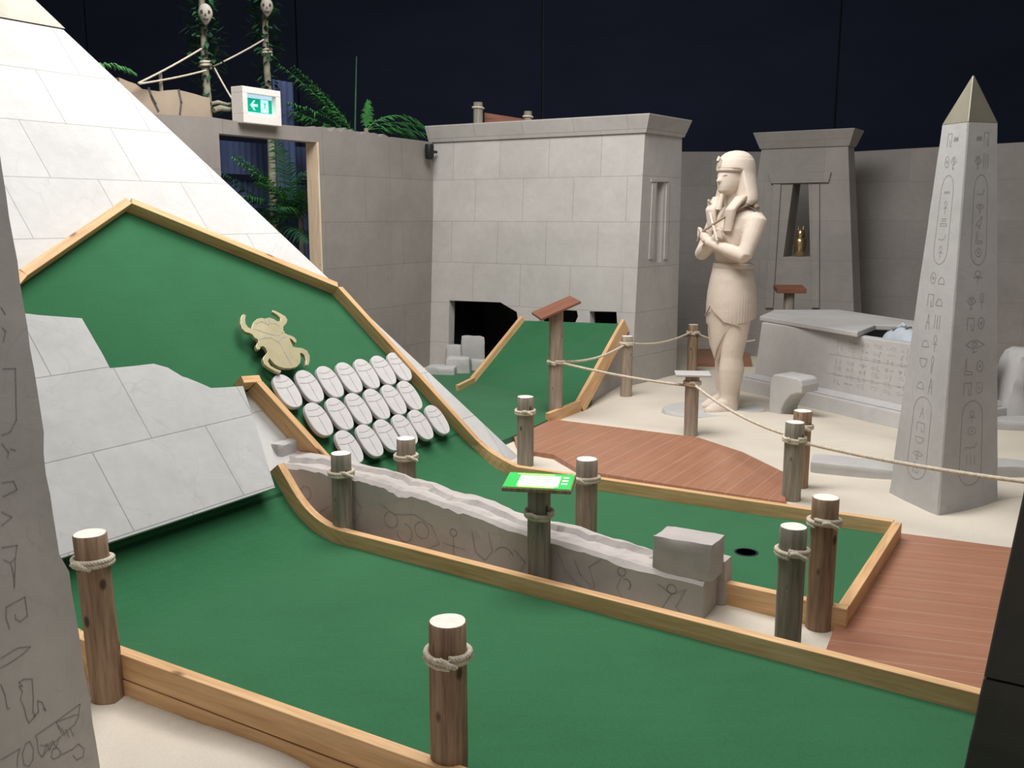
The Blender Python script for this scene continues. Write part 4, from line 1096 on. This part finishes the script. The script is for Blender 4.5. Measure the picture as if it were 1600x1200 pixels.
# ------------------------------------------------------------ obelisks
def obelisk(c, rv, w0, w1, H, Hp, label, seed, mat, capmat=None, front_cols=1, lw=.0022, lead=(0, 0), glyphs=True, z0=-.1, z1off=(0, 0), gz=(.05, 1), gw=.46):
    lv = V((-rv.y, rv.x, 0)); M = frame(V((c[0], c[1], 0)), rv, lv, Z_)
    t = tag(link('stone_obelisk', None, None, M_T((c[0], c[1], 0), atan2(rv.y, rv.x))), label, 'obelisk')
    def half(z): return (w0 + (w1 - w0) * z / H) / 2
    def sh(z): return V((z1off[0] * z / H, z1off[1] * z / H, 0))
    mb = MB(); n = 24; rings = []
    for k in range(n + 1):
        z = z0 + (H - z0) * k / n; h = half(z); o = sh(z)
        ring = []
        for cx, cy in ((-1, -1), (1, -1), (1, 1), (-1, 1)):
            ch = .006 + .004 * noise.noise(V((z * 9 + cx * 3, cy * 5, seed))) + .03 * max(0, noise.noise(V((z * 5, cx * 9 + seed, cy * 7))) - .38)
            P = V((cx * h, cy * h, z)) + o
            a = P - V((cx * ch, 0, 0)); b = P - V((0, cy * ch, 0))
            ring += [a, b] if cx * cy < 0 else [b, a]
            if cx * cy < 0: ring[-2:] = [a, b]
        rings.append(ring)
    mb.loft(rings); mb.sm = [False] * len(mb.f)
    if glyphs:
        # two visible faces: -y (front/right) and -x (left)
        sl = (w1 - w0) / 2 / H
        fr = lambda x, z: (x * half(z) / half(0) + sh(z).x, -half(z) + sh(z).y, z)
        lf = lambda x, z: (-half(z) + sh(z).x, -x * half(z) / half(0) + sh(z).y, z)
        glyph_col(mb, fr, 0, w0 * gw, gz[0], gz[1] * H, seed, lw, V((0, -1, -sl)).normalized())
        glyph_col(mb, lf, 0, w0 * gw, gz[0], gz[1] * H, seed + 1, lw, V((-1, 0, -sl)).normalized())
    mb.build('shaft', [mat, M_grv], t, M)
    if Hp:
        cm = MB(); h = half(H) * 1.0; o = sh(H)
        cm.hexa([V((-h, -h, H)) + o, V((h, -h, H)) + o, V((h, h, H)) + o, V((-h, h, H)) + o], [V((a * .004, b * .004, H + Hp)) + o for a, b in ((-1, -1), (1, -1), (1, 1), (-1, 1))])
        cm.build('pyramid_cap', capmat, t, M, .004, label='brassy pyramid cap')
    return t
obelisk((2.43, 5.23), V((.95, .3, 0)).normalized(), .405, .19, 2.065, .245, 'tall grey carved obelisk with a brassy pointed cap standing in the sand at right', 7, M_obl, plain('dull_brass_cap', (.24, .22, .165), .45, .15, 5, .5, .4, .05), z1off=(-.045, -.03), gz=(.06, .985))

# foreground left carved pillar
def left_pillar():
    B = V((-1.226, 2.612, 0)); H = 2.3; w0 = 1.05; k = .0458
    # local axes: x=-O (into, left), y = -D ... visible face has normal O, spans along -D from corner B
    t = tag(link('carved_pillar', None, None, M_T(B, RZ_D)), 'grey hieroglyph-carved tapering stone pillar cut off by the left edge, nearest the camera', 'carved pillar')
    M = frame(B, -D_, O_, Z_)   # x along face toward camera, y outward
    mb = MB(); n = 40; rings = []
    for i in range(n + 1):
        z = -.05 + (H + .05) * i / n; s = k * z
        chip = 0
        if .60 < z < .80: chip = .028 * (1 - (z - .60) / .2) if z > .62 else .0
        jag = .004 * noise.noise(V((z * 14, 2, 0))); 
        # upper part slightly narrower: chipped arris between
        if z > .62: chip = .020
        if z > .95: chip = .008
        x0 = s + chip + jag; y0 = -s
        ring = [V((x0, y0 - .0, z)), V((w0 - s, y0, z)), V((w0 - s, y0 - .9 + 2 * s, z)), V((x0, y0 - .9 + 2 * s, z))]
        rings.append(ring)
    mb.loft(rings); mb.sm = [False] * len(mb.f)
    nr = V((0, 1, k)).normalized()
    fn = lambda x, z: (x, -k * z, z)
    # measured carved figures (from the foreground face), pixel -> face
    inv = M.inverted(); nw = (M.to_3x3() @ nr)
    def fq(px, py): p = inv @ PL(px, py, B, nw); return p
    def L(pts, sc=4.0, oy=900): mb.ribbon([fq(a / sc, oy + b / sc) for a, b in pts], .0026, nr, .001, 1)
    L([(60, 330), (38, 265), (38, 195), (155, 132), (172, 250), (125, 285), (98, 270), (95, 240)]); L([(90, 75), (85, 0), (70, -70)])
    L([(5, 515), (110, 450), (190, 442), (140, 490), (60, 545), (5, 575)]); L([(5, 680), (30, 740), (45, 825), (60, 828)])
    L([(118, 690), (140, 688), (118, 665), (150, 645), (200, 645), (208, 760), (205, 850), (222, 875), (180, 918), (165, 885), (150, 820), (128, 770), (140, 720), (120, 690)]); L([(208, 880), (240, 850), (235, 780), (262, 790), (285, 840), (270, 830)])
    L([(5, 1150), (125, 1080), (110, 1130), (108, 1190)]); L([(150, 1180), (140, 1110), (160, 1050), (185, 1035), (210, 1080), (205, 1150), (180, 1190), (150, 1180)])
    L([(220, 1000), (350, 910), (500, 800), (490, 880), (465, 930), (400, 985), (330, 1050), (260, 1130), (240, 1100), (232, 1020), (220, 1000)])
    for q in ((350, 910), (365, 935), (385, 950), (410, 960), (440, 955)): L([(q[0], q[1]), (q[0] + 20, q[1] + 45)])
    L([(350, 915), (400, 895), (485, 865)]); L([(250, 1060), (300, 1060), (320, 1040)]); L([(270, 1130), (290, 1050), (310, 1090), (330, 1030), (350, 1075), (370, 1010)])
    L([(320, 1130), (330, 1080), (360, 1075), (380, 1100), (370, 1130), (335, 1145), (320, 1130)]); L([(380, 1120), (450, 1085), (490, 1050), (525, 1080), (520, 1130), (480, 1150), (455, 1120)])
    def L2(pts): mb.ribbon([fq(a * .533, 560 + b * .533) for a, b in pts], .0026, nr, .001, 1)
    L2([(8, 30), (45, 30), (48, 180), (30, 215), (5, 225)]); L2([(5, 365), (40, 360), (50, 385), (10, 405)]); L2([(5, 490), (35, 465), (5, 450)]); L2([(5, 555), (50, 548), (45, 585), (42, 670)]); L2([(10, 590), (30, 600), (45, 585)]); L2([(5, 250), (25, 275), (22, 290)]); L2([(30, 265), (45, 270)])
    L2([(6, -90), (16, -80), (10, -50)]); L2([(3, -150), (15, -130)])
    mb.build('pillar_shaft', [stone('pillar_stone', (.45, .425, .40), veins=.5, blot=.25), M_grv], t, M)
left_pillar()

def right_pillar():
    B = G(1500, 1228, 0); H = 2.2; k = .10
    t = tag(link('dark_pillar', None, None, M_T(B, RZ_O)), 'dark shadowed tapering stone pillar cut off by the bottom right corner, nearest the camera', 'stone pillar')
    M = frame(B, O_, D_, Z_)
    MB()
    e1 = .42
    def sect(z0, z1, grow=0.0):
        m = MB(); n = 8; rings = []
        for i in range(n + 1):
            z = z0 + (z1 - z0) * i / n; s = k * z; g = -grow + .003 * noise.noise(V((z * 20, 1, 1)))
            rings.append([V((s + g, s * .0 + g, z)), V((1.1, g, z)), V((1.1, .55, z)), V((s + g, .55, z))])
        m.loft(rings); m.sm = [False] * len(m.f); return m
    mt = stone('shaded_pillar_stone', (.085, .075, .07), veins=.4)  # shade of the unlit side is put into the dark base colour
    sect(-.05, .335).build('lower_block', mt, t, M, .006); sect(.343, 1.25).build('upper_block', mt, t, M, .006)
right_pillar()

# ------------------------------------------------------------ sarcophagus
def sarcophagus():
    a = V((2.256, 8.646, 0)); ax = V((.46, -.888, 0)).normalized(); ay = V((-ax.y, ax.x, 0))     # ax along towards camera, ay to the right
    M = frame(a, ax, ay, Z_)
    t = tag(link('stone_sarcophagus', None, None, M_T(a, atan2(ax.y, ax.x))), 'large grey stone sarcophagus with relief sides on a stepped plinth, lid pushed askew', 'sarcophagus')
    L, Wd, H = 1.8, .74, .64; th = .10
    k = .03
    mb = MB()
    # open box walls
    def q4(x0, y0, x1, y1, z): return [V((x0, y0, z)), V((x1, y0, z)), V((x1, y1, z)), V((x0, y1, z))]
    for (x0, y0, x1, y1, bx0, by0, bx1, by1) in ((0, 0, L, th, -k, -k, L + k, th), (0, Wd - th, L, Wd, -k, Wd - th, L + k, Wd + k), (0, th, th, Wd - th, -k, th, th, Wd - th), (L - th, th, L, Wd - th, L - th, th, L + k, Wd - th)):
        mb.hexa(q4(bx0, by0, bx1, by1, .16), q4(x0, y0, x1, y1, H))
    mb.box((th, th, .16), (L - th, Wd - th, .22))
    rnd = random.Random(9)
    fn = lambda x, z: (x, -k * (1 - (z - .16) / (H - .16)), z)
    nr = V((0, -1, .06)).normalized()
    for i in range(7): glyph_col(mb, fn, .95 + i * .13, .09, .20, .60, 40 + i, .0022, nr, cart=False, double=True)
    for zz in (.30, .46): mb.ribbon([fn(.85, zz), fn(2.1, zz)], .003, nr, .001, 1)
    mb.build('chest', [M_stone, M_grv2], t, M, .012, 3)
    pl = MB(); pl.hexa(q4(-.16, -.16, L + .16, Wd + .16, -.05), q4(-.13, -.13, L + .13, Wd + .13, .13)); pl.hexa(q4(-.10, -.10, L + .1, Wd + .1, .13), q4(-.06, -.06, L + .06, Wd + .06, .17))
    pl.build('plinth', M_stone, t, M, .012, 3)
    # lid pushed back
    lp = [(1190, 494), (1212, 484), (1310, 484), (1362, 500), (1338, 519), (1330, 519)]
    lz = H + .045
    inv = M.inverted(); q = [inv @ G(x, y, lz) for x, y in [(1187, 494), (1210, 484), (1311, 484), (1440, 503), (1440, 510), (1368, 508), (1340, 519)]]
    m2 = MB(); m2.prism([(p.x, p.y, H + .002) for p in q], (0, 0, .045)); m2.build('lid', M_stone, t, M, .01, 3)
    # mummy figure inside
    Mm = M
    t2 = tag(link('mummy_case', None, None, M_T(M @ V((1.5, .32, .25)), atan2(ax.y, ax.x))), 'pale blue-grey mummy case head with painted face lying in the open sarcophagus', 'mummy case')
    def g(x, y, z): return V((x, y, z))
    body = MB(); cy = .34; rings = []
    X0 = (M.inverted() @ G(1376, 522, .64)).x - .02
    prof = [(X0, .05, .08), (X0 + .05, .12, .15), (X0 + .16, .155, .19), (X0 + .30, .15, .17), (X0 + .38, .17, .17), (X0 + .5, .20, .18), (X0 + .7, .19, .17)]
    prof = [p for p in prof if p[0] < L - th - .02]
    for x, ry, rz in prof: rings.append([V((x, cy + ry * cos(a_), .52 + rz * sin(a_))) for a_ in [2 * pi * i / 20 for i in range(20)]])
    body.loft(rings); body.build('case_body', plain('pale_blue_paint', (.48, .52, .58), .7, .12, 9), t2, M)
    fc = MB(); 
    for x in (X0 + .13,): 
        for sg in (-1, 1): fc.loft([[V((x + .018 * cos(a_), cy + sg * .055 + .03 * sin(a_), .690 + h)) for a_ in [2 * pi * i / 12 for i in range(12)]] for h in (0, .012)], 0)
    fc.loft([[V((X0 + .22 + .012 * cos(a_), cy + .04 * sin(a_), .705 + h)) for a_ in [2 * pi * i / 12 for i in range(12)]] for h in (0, .012)], 0)
    fc.build('painted_eyes', M_grv, t2, M)
    ns = MB(); ns.tube([(X0 + .12, cy, .70), (X0 + .17, cy, .73), (X0 + .19, cy, .715)], [.01, .018, .014], 8); ns.build('nose', plain('pale_blue_paint_nose', (.48, .52, .58), .7, .1, 9), t2, M)
sarcophagus()

# ------------------------------------------------------------ pharaoh statue
def statue():
    base = G(1136, 644, .02); base.z = 0; rz = radians(-66)
    M = M_T((base.x, base.y, .055), rz) @ Matrix.Diagonal((1.05, 1.05, .935, 1))
    t = thing('pharaoh_statue', (base.x, base.y, 0), 'life-size cream statue of a standing pharaoh with arms crossed, striped headcloth and kilt', 'statue', rz=rz)
    mb = MB()
    # legs
    for sg in (-1, 1):
        yo = -.05 if sg > 0 else .03
        mb.stack([(.0, sg * .076, yo, .064, .082), (.08, sg * .076, yo, .060, .075), (.14, sg * .076, yo, .060, .070), (.26, sg * .078, yo + .012, .078, .094), (.36, sg * .08, yo + .015, .084, .100), (.46, sg * .082, yo * .8, .076, .086), (.53, sg * .084, yo * .7, .082, .092), (.62, sg * .086, yo * .5, .090, .10), (.78, sg * .09, yo * .3, .098, .112), (.95, sg * .09, 0, .108, .12)], 20)
        mb.stack([(.0, sg * .082, yo - .075, .062, .145), (.03, sg * .082, yo - .075, .060, .14), (.065, sg * .082, yo - .055, .05, .11), (.10, sg * .080, yo - .02, .042, .07)], 18)
    mb.box((-.06, .0, 0), (.06, .07, .9))
    # torso
    mb.stack([(.86, 0, 0, .175, .125), (.98, 0, 0, .185, .13), (1.08, 0, 0, .172, .12), (1.20, 0, -.005, .145, .105), (1.30, 0, -.01, .158, .11), (1.42, 0, -.01, .185, .122), (1.54, 0, -.01, .215, .128), (1.62, 0, 0, .235, .115), (1.675, 0, .01, .20, .095), (1.71, 0, .01, .12, .08), (1.74, 0, 0, .068, .07), (1.84, 0, -.01, .06, .066)], 28)
    # arms crossed
    for sg in (-1, 1):
        sh = V((sg * .235, .02, 1.60)); el = V((sg * .262, -.10, 1.315)); wr = V((-sg * .02, -.195 - (.03 if sg > 0 else 0), 1.43)); hd = V((-sg * .085, -.185 - (.03 if sg > 0 else 0), 1.50))
        mb.tube([sh + V((-sg * .03, 0, .05)), sh, sh.lerp(el, .35), sh.lerp(el, .75), el], [.055, .078, .070, .058, .056], 16)
        mb.tube([el + V((sg * .0, .02, .0)), el, el.lerp(wr, .35), el.lerp(wr, .8), wr], [.045, .056, .055, .040, .036], 16)
        mb.tube([wr, wr.lerp(hd, .5), hd], [.036, .042, .038], 12)
        d = (hd - wr).normalized()
        for f in range(4):                                       # fingers closed round the sceptre
            p = hd + Z_ * (.030 - .020 * f) + V((0, -.012, 0)); c = V((-sg * .03, -.028, .0))
            mb.tube([p, p + V((-sg * .022, -.022, 0)), p + V((-sg * .034, -.006, -.006)), p + V((-sg * .030, .010, -.006))], [.0115, .0115, .0105, .009], 8)
        mb.tube([wr.lerp(hd, .4) + V((0, -.02, .02)), hd + V((-sg * .0, -.035, .035)), hd + V((-sg * .022, -.03, .045))], [.014, .012, .010], 8)
    # head
    hc = V((0, -.035, 1.945))
    hp = [(-.135, .0, .03, -.050), (-.125, .040, .050, -.045), (-.10, .066, .078, -.034), (-.06, .084, .098, -.018), (-.02, .094, .108, -.008), (.03, .098, .112, -.003), (.08, .086, .106, .004), (.12, .074, .092, .01), (.15, .045, .06, .012)]
    mb.stack([(hc.z + z, 0, hc.y + o, max(a, .01), b) for z, a, b, o in hp], 26)
    fy = hc.y - .104
    mb.tube([(0, fy + .018, 1.985), (0, fy - .004, 1.955), (0, fy - .022, 1.925), (0, fy + .006, 1.912)], [.010, .013, .019, .012], 10)
    for sg in (-1, 1): mb.tube([(sg * .012, fy - .004, 1.918), (sg * .018, fy + .006, 1.92)], [.009, .008], 8)
    mb.tube([(-.030, fy + .018, 1.888), (0, fy + .000, 1.892), (.030, fy + .018, 1.888)], [.005, .010, .005], 8)
    mb.tube([(-.026, fy + .018, 1.874), (0, fy + .002, 1.870), (.026, fy + .018, 1.874)], [.005, .011, .005], 8)
    for sg in (-1, 1):
        mb.tube([(sg * .018, fy + .014, 1.995), (sg * .038, fy + .012, 2.004), (sg * .062, fy + .030, 1.996)], [.006, .009, .006], 8)
        mb.tube([(sg * .022, fy + .020, 1.972), (sg * .038, fy + .013, 1.974), (sg * .056, fy + .028, 1.972)], [.006, .010, .006], 8)
        mb.tube([(sg * .088, hc.y + .01, 1.915), (sg * .102, hc.y + .012, 1.94), (sg * .104, hc.y + .02, 1.975), (sg * .092, hc.y + .008, 1.985)], [.010, .012, .012, .008], 8)
    b = mb.build('body', M_statue, t, M)
    rm = b.modifiers.new('r', 'REMESH'); rm.mode = 'VOXEL'; rm.voxel_size = .0075; rm.use_smooth_shade = True
    sm = b.modifiers.new('s', 'SMOOTH'); sm.factor = .5; sm.iterations = 3
    for p in b.data.polygons: p.use_smooth = True
    # eyes engraved
    ey = MB()
    for sg in (-1, 1): ey.ribbon([(sg * .020, fy + .004, 1.968), (sg * .038, fy - .001, 1.965), (sg * .060, fy + .012, 1.970)], .006, (0, -1, 0), .003, 0)
    ey.build('eye_lines', M_grv, t, M)
    # nemes headcloth: dome, side wings, lappets (ribbed)
    nm = MB(); n = 40
    def rib(z): return 1 + .012 * sin(z * 2 * pi / .022)
    prof = [(2.172, .018, .02), (2.168, .05, .05), (2.150, .085, .088), (2.125, .108, .115), (2.09, .123, .135), (2.05, .131, .146), (2.012, .136, .150), (1.985, .140, .150), (1.95, .150, .150), (1.90, .167, .150), (1.85, .186, .150), (1.80, .204, .148), (1.765, .213, .14), (1.735, .205, .12), (1.725, .17, .09)]
    rings = []; z = 2.172; k = 0
    while z >= 1.725:
        for (za, wa, ba), (zb_, wb, bb) in zip(prof, prof[1:]):
            if za >= z >= zb_: f = (za - z) / (za - zb_); w_ = wa + (wb - wa) * f; b_ = ba + (bb - ba) * f
        r_ = (.003 if k % 2 else 0) if z < 2.1 else 0
        brow = 2.012; yf = -.20 if z > brow + .006 else -.042
        ring = []
        for i in range(n):
            q = 2 * pi * i / n; x_ = (w_ + r_) * cos(q); y_ = -.005 + (b_ + r_) * sin(q)
            y_ = max(y_, yf); zt_ = z + (.16 * (-.02 - y_) if (z > brow and z < 2.09 and y_ < 0) else 0) * 0
            ring.append((x_, y_, z))
        rings.append(ring); z -= .007 if z > 2.1 else .0105; k += 1
    nm.loft(rings)
    nm.stack([(2.000, 0, -.012, .118, .135), (2.004, 0, -.012, .124, .142), (2.022, 0, -.012, .128, .146), (2.026, 0, -.012, .120, .14)], n)
    for sg in (-1, 1):
        rings = []
        for k in range(30):
            q_ = k / 29; z = 1.80 - .28 * q_; cx = sg * (.140 - .045 * q_); cy = -.045 - .085 * min(1, q_ * 2.6); r_ = .002 * (k % 2)
            rings.append([(cx + (.056 - .012 * q_ + r_) * cos(a), cy + (.020 + r_ + (.02 * (1 - q_))) * sin(a), z) for a in [2 * pi * i / 20 for i in range(20)]])
        nm.loft(rings)
    nm.tube([(0, .12, 1.78), (0, .13, 1.6), (0, .12, 1.45)], [.045, .035, .02], 14)
    nm.build('headcloth', M_statue, t, M)
    # collar roll over shoulders
    cr_ = MB(); cr_.tube([(.13, .04, 1.735), (.20, .035, 1.72), (.265, .0, 1.70)], [.018, .022, .016], 10)
    cr_.build('shoulder_roll', plain('dark_sandstone', (.20, .15, .11), .9), t, M, label='dark brown roll on the shoulder')
    # uraeus
    ur = MB(); ur.tube([(0, -.135, 2.02), (0, -.152, 2.05), (0, -.148, 2.085), (0, -.165, 2.11), (0, -.172, 2.085)], [.016, .02, .017, .015, .010], 12); ur.build('cobra_ornament', M_statue, t, M)
    # false beard
    bd = MB(); bd.tube([(0, fy + .030, 1.85), (0, fy + .014, 1.80), (0, fy - .0, 1.74), (0, fy - .012, 1.69)], [.016, .017, .021, .025], 12); bd.build('false_beard', M_statue, t, M)
    # crook and flail
    ck = MB(); ck.tube([(.10, -.225, 1.44), (.085, -.232, 1.50), (-.02, -.19, 1.60), (-.12, -.14, 1.68), (-.15, -.13, 1.73), (-.14, -.14, 1.77), (-.11, -.15, 1.765)], .010, 8); ck.build('crook', M_statue, t, M)
    fl = MB(); fl.tube([(-.10, -.255, 1.43), (-.075, -.25, 1.50), (.06, -.19, 1.60), (.15, -.10, 1.69), (.19, -.02, 1.735)], .010, 8)
    fl.build('flail', plain('sandstone_dark_line', (.34, .26, .19), .9), t, M)
    # kilt, pleated
    kt = MB(); n = 96; rings = []
    for z, a, b_, fr in ((1.245, .160, .122, 0), (1.215, .166, .128, 0), (1.212, .172, .134, .0), (1.10, .190, .148, .0045), (1.0, .205, .160, .006), (.90, .208, .166, .007), (.82, .205, .166, .0075), (.775, .200, .162, .0075)):
        ring = []
        for i in range(n):
            q_ = 2 * pi * i / n; r_ = fr * (1 if i % 2 else -1); fy2 = -sin(q_)                    # lower at the front sides
            zz = z - (.05 * max(0, fy2) if z < .85 else 0) + (.03 * max(0, -fy2) if z < .85 else 0)
            ring.append(((a + r_) * cos(q_), (b_ + r_) * sin(q_), zz))
        rings.append(ring)
    kt.loft(rings); kt.build('kilt', M_statue, t, M)
    ap = MB(); ap.stack([(.43, .0, -.10, .015, .03), (.48, .0, -.085, .045, .06), (.56, .005, -.075, .085, .085), (.66, .01, -.06, .125, .105), (.76, .01, -.045, .165, .128), (.86, .01, -.02, .185, .15)], 30); ap.build('apron', M_statue, t, M)
    hm = MB(); hm.tube([(-.15, -.10, .76), (-.105, -.125, .67), (-.06, -.137, .56), (.0, -.13, .43), (.045, -.148, .53), (.09, -.132, .64), (.15, -.10, .76)], .006, 6)
    hm.tube([(-.195, -.06, .76), (-.12, -.15, .80), (-.03, -.185, .86), (.0, -.19, .90), (.04, -.185, .85), (.12, -.155, .77), (.2, -.05, .735)], .006, 6); hm.build('apron_hem', plain('hem_line_sandstone', (.42, .33, .25), .9), t, M)
    bl = MB(); bl.stack([(1.205, 0, 0, .170, .132), (1.21, 0, 0, .175, .137), (1.245, 0, 0, .170, .132), (1.25, 0, 0, .163, .126)], 40); bl.build('belt', M_statue, t, M)
    # plinth: low rough stone half in sand
    bm_ = MB(); pts = []
    for i in range(22):
        a = 2 * pi * i / 22; rr = 1 + .12 * noise.noise(V((cos(a) * 2, sin(a) * 2, 1)))
        pts.append((-.04 + .32 * rr * cos(a), -.10 + .40 * rr * sin(a)))
    bm_.hexa([V((x * 1.1, y * 1.1, -.10)) for x, y in pts], [V((x, y, .004)) for x, y in pts]); bm_.build('base_stone', M_stone, t, M, .01, 2)
statue()
